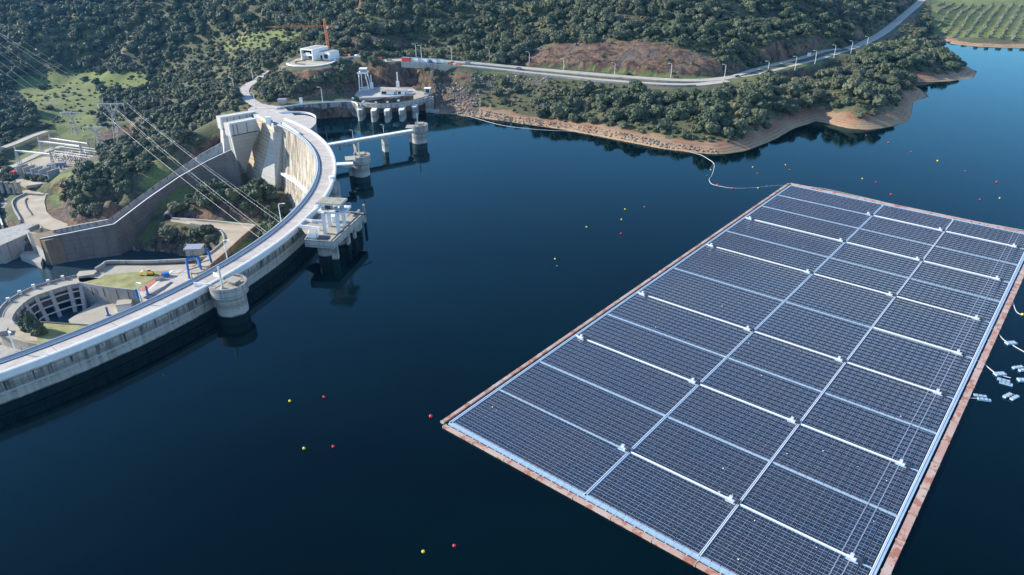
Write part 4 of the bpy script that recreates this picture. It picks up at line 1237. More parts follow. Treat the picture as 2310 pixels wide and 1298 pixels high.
# inverter stations
def station(x, y):
    b = one('float_blue'); b.box((x-0.1, y, 0.55), (1.8, 2.8, 0.3)); pf = abuild(b, 'inverter_platform')
    b = one('station_grey'); b.box((x+0.2, y+0.3, 1.35), (0.7, 0.8, 1.0)); b.box((x-0.5, y-0.6, 1.1), (0.5, 0.5, 0.7)); o = b.build('inverter_box'); o.parent = pf; o.matrix_parent_inverse = Matrix.Identity(4)
    b = one('blue_paint'); b.mat('dark_steel'); b.box((x+0.1, y-1.6, 1.0), (0.9, 0.9, 0.9)); o = b.build('cooling_unit'); o.parent = pf
for x, k in zip(lines, kind):
    if k == 'w':
        if x > 50: station(x, -3.0)
        station(x, wy[1]+2.0); station(x, wy[2]+2.0); station(x, -LW+5.0)
    elif k == 'm':
        station(x, wy[1]+2.0); station(x, wy[2]+2.0); station(x, -LW+5.0)
    elif k == 'c': station(x, -LW+5.0)
# birds' droppings and small spots on a few panels
b = one('tray_white'); rr = random.Random(11)
for k in range(34):
    x = rr.uniform(5, LU-60); y = rr.uniform(-LW+3, -3); s_ = rr.uniform(0.12, 0.3)
    b.box((x, y, 0.66), (s_, s_*rr.uniform(0.8, 2), 0.05), rr.uniform(0, 3))
[setattr(o_, 'matrix_parent_inverse', Matrix.Identity(4)) for o_ in b.each('droppings', arr)]

# rusty floating barriers round the raft
def pmat():
    mt, t, b = new_mat('pontoon_paint')
    b.inputs['Roughness'].default_value = 0.7
    p = pos(t)
    c = mixc(t, ramp(t, noise(t, p, 0.12, 3), 0.4, 0.65), (0.46, 0.35, 0.30), (0.42, 0.25, 0.20))
    c = mixc(t, ramp(t, noise(t, p, 0.33, 4, 0.65), 0.53, 0.58, 0, 0.85), c, (0.32, 0.11, 0.065))
    t.links.new(c, b.inputs['Base Color'])
pmat()
def pontoon(label, x0, y0, x1, y1, w, pale):
    t = thing('floating_barrier', label, 'barrier', AO, TH, 'floating barriers round the solar raft')
    d = np.array([x1-x0, y1-y0]); L = np.linalg.norm(d); d = d/L; ang = math.atan2(d[1], d[0]); n = int(round(L/12.0))
    b = one('pontoon_paint')
    b2 = one('deck_concrete')
    for i in range(n):
        a_ = L*i/n; c_ = L*(i+1)/n; m_ = (a_+c_)/2
        b.box((x0+d[0]*m_, y0+d[1]*m_, 0.3), (c_-a_-0.12, w, 0.75), ang)
        b2.box((x0+d[0]*a_, y0+d[1]*a_, 0.34), (0.3, w+0.25, 0.78), ang)
    for o in b.each('pontoon', t)+b2.each('coupling', t): o.matrix_parent_inverse = Matrix.Identity(4)
    # short ties to the raft
    nx_, ny_ = -d[1], d[0]
    b3 = one('dark_steel')
    return t
pontoon('rust-speckled pink barrier along the long left edge of the solar raft, facing the dam', -1.2, 1.95, LU+2, 1.95, 1.15, 0)
pontoon('pink barrier across the near lower edge of the solar raft', -2.1, 0.2, -2.1, -LW-2, 1.3, 0)
pontoon('pale pink barrier along the right edge of the solar raft beside the cable floats', -0.5, -LW-2.2, LU, -LW-2.2, 1.9, 1)
pontoon('rust-mottled barrier across the far upper edge of the solar raft', LU+3.0, 1.2, LU+3.0, -LW-3, 1.5, 0)
t = thing('mooring_tie', 'row of short ties between the near barrier and the solar raft', 'tie row', AO, TH)
b = one('tray_white')
for k in range(40):
    y = -1.5-k*2.85; b.box((-1.3, y, 0.35), (0.8, 0.16, 0.2))
for o in b.each('tie', t): o.matrix_parent_inverse = Matrix.Identity(4)
# ================================================================== powerhouse terrace below the dam
ZP = -48.0
def pp(l, z=ZP): return [P(x, y, z) for x, y in l]
def p2(l, z=ZP): return [P(x, y, z)[:2] for x, y in l]
ph = thing('powerhouse_terrace', 'concrete terrace below the dam ending in a curved deck on piers round an open basin', 'powerhouse', P(200,660,ZP))
outer = [(-6,716),(0,701),(16,683),(44.5,665),(76,650),(110,640),(143,631),(174,624)]
inner = [(181,638.6),(147,645),(105,658),(73,670),(50,686),(31,707),(26,722),(34,731.5)]
so_ = smooth(pp(outer), 5); si_ = smooth(pp(inner), 5)
b = one('deck_concrete')
b.prism([q[:2] for q in so_]+[P(225,628,ZP)[:2]]+[q[:2] for q in si_]+[P(26,743,ZP)[:2], P(-8,738,ZP)[:2]], ZP-1.6, ZP)
b.build('curved_deck', None, ph)
b = one('wall_concrete'); b.strip(so_, -0.3, 0.3, -14, 1.0); b.build('outer_wall', None, ph)
b = one('dark_steel')
b.strip(so_, -0.9, -0.7, 1.0, 1.25)
b.build('rim_rail', None, ph)
b = one('tray_white')
for x, y in ((20,681),(46,665),(77,651),(110,640),(143,631)):
    q = P(x, y, ZP); b.box((q[0], q[1], ZP+1.2), (1.6, 1.2, 2.4), 0.5)
b.each('bollard_post', ph)
b = one('wall_concrete'); b.strip(si_, -0.3, 0.3, -2.6, 0.1); b.build('inner_beam', None, ph)
cen = P(150,705,ZP)[:2]
sh = si_[::-1]
n_ = len(si_)
for f in (0.0, 0.13, 0.27, 0.41, 0.56, 0.70, 0.86):
    q = si_[int(f*(n_-1))][:2]; d = cen-q; d = d/np.linalg.norm(d); nn = np.array([-d[1], d[0]])
    b = one('pier_concrete' if f < 0.5 else 'wall_concrete')
    w_in = 7.5
    top = [q-d*1-nn*1.0, q-d*1+nn*1.0, q+d*0.6+nn*1.0, q+d*0.6-nn*1.0]
    bot = [q-d*1-nn*1.0, q-d*1+nn*1.0, q+d*w_in+nn*1.0, q+d*w_in-nn*1.0]
    hexa(b, [(*v, ZP-0.2) for v in top]+[(*v, ZP-16) for v in bot]); b.build('basin_pier', None, ph)
b = one('parapet_white')
for k, (dz, din) in enumerate(((-4, 1.5), (-7.5, 3.2), (-11, 5.0))):
    pts = []
    for q in si_[:int(0.72*n_)]:
        d = cen-q[:2]; d = d/np.linalg.norm(d); v = q[:2]+d*din; pts.append(np.array([v[0], v[1], ZP+dz]))
    b.strip(pts, -0.35, 0.35, -0.25, 0.25)
b.each('cross_beam', ph)
# grass terrace, paving, basin wall
b = one('deck_concrete')
body = [(174,624),(178,616),(217,614),(245,598),(335,598),(419,596),(455,592),(520,585),(540,600),(430,650),(330,700),(312,690),(305,681),(312,655.6),(262,650.5),(217,645),(181,638.6),(225,628)]
b.prism(p2([(181,639),(217,645),(262,650.5),(312,655.6),(330,668),(420,640),(520,600),(500,588),(419,596),(335,598),(245,598),(217,614),(178,616),(174,624)]), -68, ZP)
b.build('terrace', None, ph)
b = one('grass'); b.prism(p2([(188.6,638.6),(225,628),(236,621.5),(270,617),(314,614),(367,612),(348,628),(312,654),(262,649),(217,643.5)]), ZP, ZP+0.12); b.build('lawn', None, ph)
b = one('wall_concrete'); b.strip(smooth(pp([(178,638),(200,642),(230,647),(262,651),(312,656)]), 4), -0.35, 0.35, -14.5, 0.5); b.build('basin_wall', None, ph)
b = one('dark_steel')
for x, y in ((205,643.5),(232,648),(262,652),(288,654)):
    q = P(x, y, ZP); b.box((q[0], q[1]-0.4, ZP-3.4), (0.25, 0.25, 5.4))
b.each('wall_stain', ph)
b = one('road_grey'); b.prism(p2([(367,612),(420,606),(520,590),(500,610),(430,650),(340,690),(318,668),(312,655),(348,629)]), ZP, ZP+0.06); b.build('paving', None, ph)
b = one('brick_red'); b.prism(p2([(367,611),(384,610.5),(327,658),(312,657),(348,629)]), ZP+0.06, ZP+0.075); b.mat('tray_white').prism(p2([(384,611),(392,611),(340,651),(330,657)]), ZP+0.06, ZP+0.08); b.build('painted_strip', None, ph)
b = one('joint_dark')
for l in (((392,612),(372,628)),((420,606),(392,628)),((350,640),(392,628)),((330,664),(385,640)),((372,620),(440,612))):
    a_, c_ = pp(l, ZP+0.07); b.tube([a_, c_], 0.09, 4)
b.mat('dark_steel').prism(p2([(324,671),(368,648),(385,636),(392,638),(372,654),(335,678)]), ZP+0.06, ZP+0.1)
b.each('slot', ph)
b = one('wall_concrete')
wl = smooth(pp([(217,614),(232,605),(245,597.5),(290,597),(335,597),(380,595),(419,593),(450,589),(480,584)]), 3)
b.strip(wl, -0.5, 0.5, -14, 2.6); b.build('river_wall', None, ph)
b = one('joint_dark'); b.strip([q+np.array([0, -0.9, 0]) for q in wl], -0.15, 0.15, 0.0, 0.9); b.build('wall_rail', None, ph)
b = one('deck_concrete'); b.prism(p2([(174,625),(180,617),(216,614),(220,617),(212,624),(178,629)]), ZP, ZP+1.4); b.build('raised_slab', None, ph)
# lower floor in the basin
b = one('deck_concrete'); lf = p2([(154,722),(175,708),(200,694),(228,678),(264,683),(312,680),(330,700),(262,712),(195,736),(160,732)], -58); b.prism(lf, -66, -58); b.build('lower_floor', None, ph)
b = one('white_paint'); q = P(284,697,-58); b.box((q[0], q[1], -56), (7.5, 6, 4.2), 0.3); b.mat('deck_concrete').box((q[0], q[1], -53.8), (7.8, 6.3, 0.3), 0.3); b.build('basin_hut', None, ph)
# left lawn with wall
b = one('deck_concrete')
b.prism(p2([(26,743),(34,731.5),(60,728),(97,729),(150,732),(205,735),(190,745),(92,778),(60,772),(0,757),(-20,745),(-8,738)]), -68, ZP); b.build('side_terrace', None, ph)
b = one('grass'); b.prism(p2([(37,732.5),(60,729),(97,730),(150,733),(204,736),(188,745),(92,776),(60,770),(34,759),(45,745)]), ZP, ZP+0.12); b.build('side_lawn', None, ph)
b = one('joint_dark'); b.strip(smooth(pp([(34,731),(60,727),(97,728),(150,731.5),(205,735)]), 3), -0.4, 0.4, -12, 0.5); b.build('lawn_edge_wall', None, ph)
b = one('dirt_pale'); b.prism(p2([(30,744),(80,752),(86,770),(60,769),(34,758)]), ZP+0.12, ZP+0.14); b.build('bare_patch', None, ph)
b = one('wall_concrete'); b.prism(p2([(-60,770),(0,757),(89,777),(60,800),(-60,830)], -54), -68, -54); b.strip(pp([(-40,775),(0,776),(50,790)], -54), -0.4, 0.4, -2, 2); b.build('lower_block', None, ph)
b = one('wall_concrete'); b.box(P(6,752,ZP)+np.array([0, 0, 1]), (5, 4, 2.0), 0.4); b.build('small_hut', None, ph)
for x, y in ((334,665),(312,672),(245,712)):
    q = P(x, y, ZP if y < 700 else -58); t = thing('steel_post', 'short blue steel post at the edge of the powerhouse paving beside the dam crest', 'post', q, 0, 'blue posts by the powerhouse')
    b = one('blue_paint'); b.box((q[0], q[1], q[2]+2.6), (0.8, 0.8, 5.2)); b.build('shaft', None, t); b = one('blue_paint'); b.box((q[0], q[1], q[2]+0.2), (2.0, 1.4, 0.4)); b.build('foot', None, t)

# blue gantry crane
t = thing('gantry_crane', 'bright blue gantry crane with grey machine house beside the dam crest', 'gantry crane', P(445,612,ZP))
g = {k: P(x, y, ZP) for k, (x, y) in {'a': (427,628), 'b': (452,612), 'c': (478,601), 'd': (461,598)}.items()}
g['c'] = P(480,603,ZP); g['d'] = g['a']+(g['c']-g['b'])
HT = 11.5
for k in 'abcd':
    q = g[k]; b = one('blue_paint'); cxy = (g['a']+g['c'])/2; tp = q+(cxy-q)*0.10; tp[2] = ZP+HT
    b.tube([q, tp], 0.75, 4); b.build('leg', None, t)
tops = {k: np.array([*(g[k]+((g['a']+g['c'])/2-g[k])*0.10)[:2], ZP+HT]) for k in g}
b = one('blue_paint')
for a_, c_ in (('a','b'),('b','c'),('c','d'),('d','a')):
    b.tube([tops[a_], tops[c_]], 0.8, 4)
b.build('girder', None, t)
b = one('blue_paint')
for a_, c_ in (('a','d'),('b','c')): b.tube([g[a_]+np.array([0, 0, 5]), g[c_]+np.array([0, 0, 5])], 0.35, 4)
b.each('lower_brace', t)
mid = (tops['a']+tops['b'])/2*0.62+(tops['c']+tops['d'])/2*0.38
ang = math.atan2(*(tops['b']-tops['a'])[[1, 0]])
b = one('wall_concrete'); b.box((mid[0], mid[1], ZP+HT+2.9), (8.2, 6.4, 3.8), 0.06); b.build('machine_house', None, t)
b = one('float_grey'); b.box((mid[0], mid[1], ZP+HT+5.0), (9.6, 7.6, 0.4), 0.06); b.build('roof', None, t)
m2 = (tops['c']+tops['b'])/2
b = one('blue_paint'); b.box((m2[0]-1, m2[1], ZP+HT+1.4), (4.5, 2.2, 1.6), 0.5); b.tube([tops['c']+np.array([0, 0, 1]), (mid[0]+3, mid[1], ZP+HT+1.6)], 0.35, 4); b.build('trolley', None, t)

# excavator, containers and bits on the terrace
q = P(332,621,ZP)
t = thing('excavator', 'small yellow excavator on the lawn below the dam', 'excavator', q)
b = one('black_rubber'); 
for s in (-1, 1): b.box((q[0]+2, q[1]+s*1.1, ZP+0.5), (3.4, 0.6, 0.9))
b.each('track', t)
b = one('yellow_paint'); b.box((q[0]+2.2, q[1], ZP+1.6), (3.0, 2.3, 1.3)); b.build('body', None, t)
b = one('glass_dark'); b.box((q[0]+1.3, q[1]+0.6, ZP+2.7), (1.3, 1.1, 1.1)); b.mat('yellow_paint').box((q[0]+1.3, q[1]+0.6, ZP+3.3), (1.4, 1.2, 0.15)); b.build('cab', None, t)
b = one('yellow_paint'); b.tube([(q[0]+1, q[1]-0.4, ZP+1.8), (q[0]-1.2, q[1]-0.5, ZP+3.4), (q[0]-3.2, q[1]-0.5, ZP+2.0), (q[0]-3.4, q[1]-0.5, ZP+0.8)], 0.3, 4); b.box((q[0]-3.5, q[1]-0.5, ZP+0.6), (1.0, 1.3, 1.0)); b.build('boom', None, t)
t = thing('work_container', 'small blue and yellow container on the paving near the blue gantry', 'container', P(374,624,ZP))
q = P(374,624,ZP); b = one('blue_paint'); b.box((q[0], q[1], ZP+1.2), (4.2, 2.3, 2.4), 0.5); b.build('box', None, t); b = one('yellow_paint'); b.box((q[0]-1.9, q[1]-1.1, ZP+1.1), (1.4, 0.8, 2.0), 0.5); b.build('door', None, t)
t = thing('stored_beam', 'dark metal stop log lying beside the blue and yellow container', 'stop log', P(362,632,ZP))
q = P(361,632,ZP); b = one('grey_steel'); b.box((q[0], q[1], ZP+0.8), (4.6, 1.6, 1.6), 0.35); b.mat('dark_steel').box((q[0], q[1], ZP+1.65), (4.7, 0.3, 0.12), 0.35); b.build('body', None, t)
t = thing('orange_barrier', 'row of orange and white barriers at the foot of the blue gantry', 'barrier', P(440,618,ZP))
b = one('orange_paint')
for k in range(6): q = P(432+k*4.2, 621-k*1.6, ZP); (b.mat('orange_paint') if k % 2 else b.mat('tray_white')).box((q[0], q[1], ZP+0.6), (1.2, 0.5, 1.1), 0.4)
b.each('block', t)

# ================================================================== outlet works and buildings on the left bank
t = thing('outlet_works', 'grey arched outlet structure with four square columns at the left edge', 'outlet works', P(20,430,-50))
zo = -50
for k in range(5):
    q = P(-8+k*13.5, 436+k*0.6, zo); b = one('wall_concrete'); b.box((q[0], q[1]+1, zo+4.2), (1.4, 2.2, 8.4), 0.1); b.mat('old_concrete').box((q[0]+0.3, q[1]+1, zo+8.6), (3.2, 3.2, 0.5), 0.1); b.build('column', None, t)
b = one('wall_concrete'); b.prism([P(-60,440,zo)[:2], P(58,446,zo)[:2], P(45,470,zo)[:2], P(-60,470,zo)[:2]], zo-14, zo-3); b.build('sill_wall', None, t)
b = one('glass_dark')
for k in range(4): q = P(-4+k*14, 455+k*1.5, -53); b.box((q[0], q[1]-5, -57), (4.0, 1.5, 5))
b.each('outlet_opening', t)
t = thing('bank_wall', 'curved grey parapet wall that follows the river bank road at the left edge', 'wall', P(40,460,-50))
b = one('wall_concrete'); b.strip(smooth(pp([(60,438),(50,442),(34,450),(28,460),(33,475),(42,490),(46,500)], -49.5), 5), -0.5, 0.5, -6, 1.0); b.build('wall', None, t)
t = thing('lower_bank_wall', 'low white-edged wall loop between the outlet works and the quay', 'wall', P(10,480,-52))
b = one('parapet_white'); b.strip(smooth(pp([(30,440),(12,455),(2,470),(0,490),(6,510)], -54), 5), -0.5, 0.5, -8, 0.8); b.strip(pp([(20,480),(40,498)], -54), -0.6, 0.6, -3, 1.0); b.each('wall', t)
b = one('dirt_pale'); b.prism(p2([(48,432),(62,428),(105,432),(145,428),(104,440),(100,455),(105,478),(120,492),(150,505),(168,513),(118,520),(92,512),(75,508),(48,500),(44,488),(34,470),(32,458),(42,446),(60,440)], -49.8), -52, -49.75); o = b.build('bank_road'); tag(o, kind='structure')
t = thing('road_divider', 'low stone divider between the two lanes of the bank road', 'wall', P(65,460,-49.8)); b = one('old_concrete'); b.strip(smooth(pp([(62,448),(57,455),(60,468),(68,480),(72,486)], -49.8), 4), -0.25, 0.25, 0, 0.7); b.build('wall', None, t)

# switchyard
zs = -46
sb = one('dirt_pale'); sb.prism(p2([(58,420),(40,412),(30,398),(45,385),(60,360),(140,345),(215,352),(175,382),(150,400),(115,412)], zs), zs-2, zs+0.12); o = sb.build('switchyard_ground'); tag(o, kind='structure')
t = thing('transformer_building', 'pale bay walls of the transformer building in front of the switchyard', 'building', P(85,402,zs))
a_, c_ = P(38,397,zs), P(116,409,zs); d = (c_-a_); L = np.linalg.norm(d); dx = d/L; dy = np.array([-dx[1], dx[0], 0]); ang = math.atan2(dx[1], dx[0])
for f in (0.06, 0.27, 0.5, 0.72, 0.97):
    q = a_+d*f+dy*4.5; b = one('wall_concrete'); b.box((q[0], q[1], zs+3.8), (1.0, 10, 7.6), ang); b.build('bay_wall', None, t)
for f, w in ((0.165, 0.19), (0.385, 0.21), (0.61, 0.2), (0.845, 0.23)):
    q = a_+d*f+dy*8.5; b = one('float_grey'); b.box((q[0], q[1], zs+2.6), (L*w, 0.8, 5.4), ang); b.build('rear_wall', None, t)
for f in (0.385, 0.61, 0.845):
    q = a_+d*f+dy*1.0; b = one('parapet_white'); b.box((q[0], q[1], zs+2.0), (L*0.20, 0.6, 4.2), ang); b.mat('glass_dark').box((q[0], q[1]-0.4, zs+2.2), (L*0.08, 0.3, 2.2), ang); b.build('front_wall', None, t)
q = a_+d*0.07+dy*1; b = one('red_paint'); b.box((q[0]-4, q[1], zs+2.2), (4, 3, 3.6), ang); b.build('red_unit', None, t)
t = thing('transformer', 'row of white bushings and grey transformers behind the pale bay walls', 'transformer', P(95,385,zs))
b = one('tray_white')
for k in range(9):
    q = P(72+k*9, 376+k*1.0, zs); b.cyl((q[0], q[1]), 0.7, zs, zs+3.4, 8, 0.25)
b.each('bushing', t)
t = thing('transformer_tank', 'two big grey transformer tanks among white bushings in the switchyard', 'transformer', P(120,380,zs))
b = one('grey_steel')
for x, y in ((118,380),(140,376)): q = P(x, y, zs); b.box((q[0], q[1], zs+1.8), (6, 4, 3.6), 0.2); 
b.each('tank', t)
def lattice(b, base, top, w0, w1, n=6, r=0.13):
    base = np.array(base, float); top = np.array(top, float)
    for sx__, sy__ in ((-1,-1),(1,-1),(1,1),(-1,1)):
        b.tube([base+np.array([sx__*w0/2, sy__*w0/2, 0]), top+np.array([sx__*w1/2, sy__*w1/2, 0])], r, 4)
    for i in range(n):
        f0, f1 = i/n, (i+1)/n
        for (ax, ay), (bx_, by_) in (((-1,-1),(1,-1)), ((1,-1),(1,1)), ((1,1),(-1,1)), ((-1,1),(-1,-1))):
            ww0, ww1 = w0+(w1-w0)*f0, w0+(w1-w0)*f1
            pa = base+(top-base)*f0+np.array([ax*ww0/2, ay*ww0/2, 0]); pb_ = base+(top-base)*f1+np.array([bx_*ww1/2, by_*ww1/2, 0])
            b.tube([pa, pb_], r*0.7, 3)
def beam(b, a_, c_, w=1.0, r=0.16, n=10):
    a_ = np.array(a_, float); c_ = np.array(c_, float)
    for dy_, dz_ in ((-w/2, 0), (w/2, 0), (0, -w)):
        b.tube([a_+np.array([0, dy_, dz_]), c_+np.array([0, dy_, dz_])], r, 4)
    for i in range(n):
        p0 = a_+(c_-a_)*i/n; p1 = a_+(c_-a_)*(i+1)/n
        b.tube([p0+np.array([0, -w/2, 0]), p1+np.array([0, w/2, 0])], r*0.6, 3); b.tube([p0+np.array([0, 0, -w]), p1+np.array([0, -w/2, 0])], r*0.6, 3)
for lab, (ax, ay), (bx_, by_), h in (('nearest long lattice portal of the switchyard over the bay walls', (46,374), (124,383), 13), ('middle lattice portal of the switchyard', (98,352), (190,364), 13), ('rear lattice portal of the switchyard by the green bank', (120,337), (205,350), 10)):
    qa, qb = P(ax, ay, zs), P(bx_, by_, zs); t = thing('switchyard_portal', lab, 'lattice portal', qa, 0, 'lattice portals of the switchyard')
    for q in (qa, qb):
        b = one('rope_grey'); lattice(b, q, (q[0], q[1], zs+h+3), 2.6, 0.4, 6, 0.22); b.build('lattice_leg', None, t)
    b = one('wire_alu'); beam(b, (qa[0], qa[1], zs+h), (qb[0], qb[1], zs+h), 1.2, 0.18, 12); b.build('lattice_beam', None, t)
t = thing('busbar_set', 'parallel white busbar tubes running across the switchyard', 'busbars', P(150,350,zs))
for k in range(5):
    b = one('wire_alu'); a_, c_ = P(115+k*8, 345-k*4.5, zs+7), P(205+k*7, 357-k*4.5, zs+7); b.tube([a_, c_], 0.2, 5)
    b.build('busbar', None, t)
rr = random.Random(5)
t = thing('insulator_stand', 'crowd of dark insulator stands with pale caps in the switchyard', 'insulators', P(150,360,zs))
for k in range(60):
    x = rr.uniform(125, 200); y = rr.uniform(352, 372)-(x-125)*0.04
    q = P(x, y, zs); h = rr.choice((3.6, 4.6, 5.6))
    b = one('dark_steel'); b.tube([(q[0], q[1], zs), (q[0], q[1], zs+h)], 0.22, 4); b.mat('tray_white').box((q[0], q[1], zs+h), (1.4, 0.5, 0.5), rr.uniform(0, 3)); b.build('insulator', None, t)
# pylons
PYL = []
def pylon(label, px, py, z, h, w, arm, grp=None):
    q = P(px, py, z); t = thing('transmission_pylon', label, 'pylon', q, 0, grp)
    b = one('rope_grey')
    lattice(b, q, (q[0], q[1], z+h*0.6), w, w*0.35, 7, 0.2)
    b.build('body', None, t)
    b = one('rope_grey')
    for s in (-1, 1):
        lattice(b, (q[0], q[1], z+h*0.6), (q[0]+s*arm*0.55, q[1], z+h*0.86), w*0.3, w*0.15, 4, 0.16)
        b.tube([(q[0]+s*arm*0.55, q[1], z+h*0.86), (q[0]+s*arm*0.45, q[1], z+h)], 0.2, 4)
    beam(b, (q[0]-arm, q[1], z+h*0.86), (q[0]+arm, q[1], z+h*0.86), 1.1, 0.18, 10)
    b.build('cross_arm', None, t)
    b = one('tray_white')
    ins = []
    for s in (-1, 0, 1):
        a_ = (q[0]+s*arm*0.95, q[1], z+h*0.85); c_ = (a_[0]+0.6, a_[1]-0.8, a_[2]-3.6); b.tube([a_, c_], 0.22, 5); ins.append(np.array(c_))
    b.each('insulator_string', t)
    PYL.append(ins); return t
pylon('tall grey lattice pylon on the rocky knoll carrying the power lines to the dam', 270, 318, -33, 36, 6, 11)
pylon('lattice pylon on the green valley floor left of the rocky knoll', 172, 305, -42, 24, 4.5, 9)
pylon('low lattice pylon at the top of the switchyard below the green bank', 222, 322, -43, 16, 4.5, 11)
# wires: each sagging between two points
def wire(label, pts, r=0.13, sag=2.0, balls=(), grp='power lines hanging over the valley'):
    t = thing('power_line', label, 'power line', pts[0], 0, grp)
    b = one('wire_alu'); full = []
    for i in range(len(pts)-1):
        a_ = np.array(pts[i], float); c_ = np.array(pts[i+1], float)
        for k in range(14):
            f = k/14; q = a_+(c_-a_)*f; q = q-np.array([0, 0, 4*sag*f*(1-f)]); full.append(q)
    full.append(np.array(pts[-1], float))
    b.tube(full, r*0.8, 4, r*0.34); b.build('wire', None, t)
    for f in balls:
        q = full[int(f*(len(full)-1))]; s_ = one('tray_white'); ball(s_, q, 0.4); s_.build('marker_ball', None, t)
def ball(b, c, r, n=10, squash=1.0):
    secs = []
    for i in range(1, 7):
        a = math.pi*i/7-math.pi/2; rr_ = r*math.cos(a); z = r*math.sin(a)*squash
        secs.append([(c[0]+rr_*math.cos(2*math.pi*k/n), c[1]+rr_*math.sin(2*math.pi*k/n), c[2]+z) for k in range(n)])
    return b.loft(secs, True)
I0, I1 = PYL[0], PYL[1]
pe = lambda x, y, Y: PY(x, y, Y)
wire('power line sloping from the pylon knoll to the dam, nearest the crossing road loop', [pe(-40,70,420), pe(232,254,600), pe(600,548,296)], 0.12, 2)
wire('power line sloping from the pylon knoll to the dam, second from the road loop', [pe(-40,52,420), pe(263,247,602), pe(612,532,304)], 0.12, 2)
wire('power line with red marker sloping to the dam in the middle of the bundle', [pe(-40,92,420), pe(263,250,602), pe(614,540,303)], 0.06, 3)
wire('power line of the bundle passing nearest the spillway pier', [pe(-40,50,420), pe(294,243,604), pe(645,512,314)], 0.12, 2)
wire('thin earth wire with white marker balls above the bundle', [pe(-40,30,430), pe(278,225,604), pe(655,508,316)], 0.06, 3, (0.15, 0.42, 0.62, 0.72, 0.8))
wire('power line dropping from the upper left to the green valley pylon', [pe(-40,108,430), pe(210,282,560), pe(232,300,565)], 0.13, 3)
wire('lowest power line at the left, ending at the switchyard portal', [pe(-40,130,430), pe(212,284,556)], 0.13, 3)
wire('power line crossing from the valley pylon towards the knoll', [pe(-40,88,440), pe(170,235,580), pe(240,278,590)], 0.10, 3)
# ================================================================== look-out building, crane, containers
def quadp(l, z): return [P(x, y, z)[:2] for x, y in l]
t = thing('visitor_building', 'white two-storey flat-roofed building with terrace on the hilltop above the dam', 'building', P(700,138,35.2))
zb = 28.8
fl, fr = P(681,135.5,zb), P(706.5,138,zb)
dx = (fr-fl); W = np.linalg.norm(dx); dx = dx/W; dy = np.array([-dx[1], dx[0], 0]); ang = math.atan2(dx[1], dx[0]); Dp = 20.0
def bb(u0, u1, v0, v1, z0, z1, mat, nm, par=t, extra=None):
    q = fl+dx*(u0+u1)/2+dy*(v0+v1)/2; b = one(mat); b.box((q[0], q[1], (z0+z1)/2), (u1-u0, v1-v0, z1-z0), ang); return b.build(nm, None, par)
bb(0, W, 4, Dp, zb, zb+3.6, 'parapet_white', 'ground_floor')
bb(-1.2, W, 1.0, Dp, zb+3.6, zb+4.2, 'white_paint', 'floor_slab')
bb(0, W, 3.0, Dp, zb+4.2, zb+8.0, 'float_grey', 'upper_floor')
bb(-0.6, W+0.2, 0, Dp+0.3, zb+8.0, zb+8.9, 'white_paint', 'roof')
bb(1.2, W-1.2, 1.5, Dp-1.2, zb+8.9, zb+9.0, 'deck_concrete', 'roof_surface')
bb(-0.6, 0.3, 0, 4, zb, zb+8.0, 'white_paint', 'corner_wall'); bb(W-0.7, W+0.2, 0, Dp, zb, zb+8.0, 'white_paint', 'side_wall')
w_ = bb(0.5, W-1.2, 2.85, 3.05, zb+4.9, zb+7.4, 'glass_dark', 'upper_window'); bb(W*0.35, W*0.75, 3.85, 4.05, zb+0.6, zb+3.0, 'gate_brown', 'lower_window')
bb(0.8, W-1.5, 1.2, 1.5, zb+4.2, zb+5.2, 'parapet_white', 'balcony')
bb(W*0.32, W*0.72, 1.0, 1.3, zb+5.2, zb+6.0, 'white_paint', 'awning')
bb(-3.2, 0, 6, 12, zb, zb+5.5, 'brick_red', 'side_stair_block')
bb(W+0.2, W+11, 8, 20, zb, zb+6.2, 'white_paint', 'wing'); bb(W+0.2, W+11, 8, 20, zb+6.2, zb+6.4, 'deck_concrete', 'wing_roof')
bb(W+5, W+9, 7.85, 8.0, zb+1.2, zb+4.4, 'glass_dark', 'wing_window'); bb(W+1.2, W+3.2, 7.85, 8.0, zb+0.2, zb+3.4, 'glass_dark', 'wing_door')
t2 = thing('lookout_terrace', 'pale rounded look-out terrace with white rim in front of the white hilltop building', 'terrace', P(700,148,35))
tp = smooth([P(x, y, 28.5) for x, y in ((649,144),(653,147.5),(668,150),(690,151),(715,149.5),(740,145),(755,138.5),(750,133),(735,128))], 6)
b = one('dirt_pale'); b.prism([q[:2] for q in tp]+[P(700,128,28.5)[:2], P(668,134,28.5)[:2]], 24, 28.75); b.build('floor', None, t2)
b = one('white_paint'); b.strip(tp, -1.3, 0.4, 0.0, 0.7); b.build('rim', None, t2)
b = one('blue_paint'); b = one('joint_dark'); b.strip(smooth([P(x, y, 28.8) for x, y in ((690,137.5),(672,139),(665,142),(672,145),(688,146))], 4), -0.3, 0.3, 0, 0.5); b.build('ring_channel', None, t2)
t3 = thing('red_track_edge', 'red soil track with white kerb at the left end of the terrace', 'kerb', P(640,150,33))
b = one('brick_red'); b.strip([P(x, y, 27.3) for x, y in ((636,152),(645,148),(652,145))], -1.6, 1.6, -2, 0.1); b.mat('white_paint').strip([P(x, y, 27.3) for x, y in ((634,153),(648,152),(660,151))], -0.3, 0.3, -1.5, 0.5); b.each('kerb', t3)
t4 = thing('terrace_edge_wall', 'low pale curved wall along the clifftop between the terrace and the road', 'wall', P(780,133,33))
b = one('parapet_white'); b.strip(smooth([P(x, y, z) for x, y, z in ((757,138,28.8),(775,132.5,28.6),(795,129.5,28.5),(815,130,28.4),(832,133,28.4),(850,138,28.3))], 5), -0.4, 0.4, -1, 0.9); b.build('wall', None, t4)
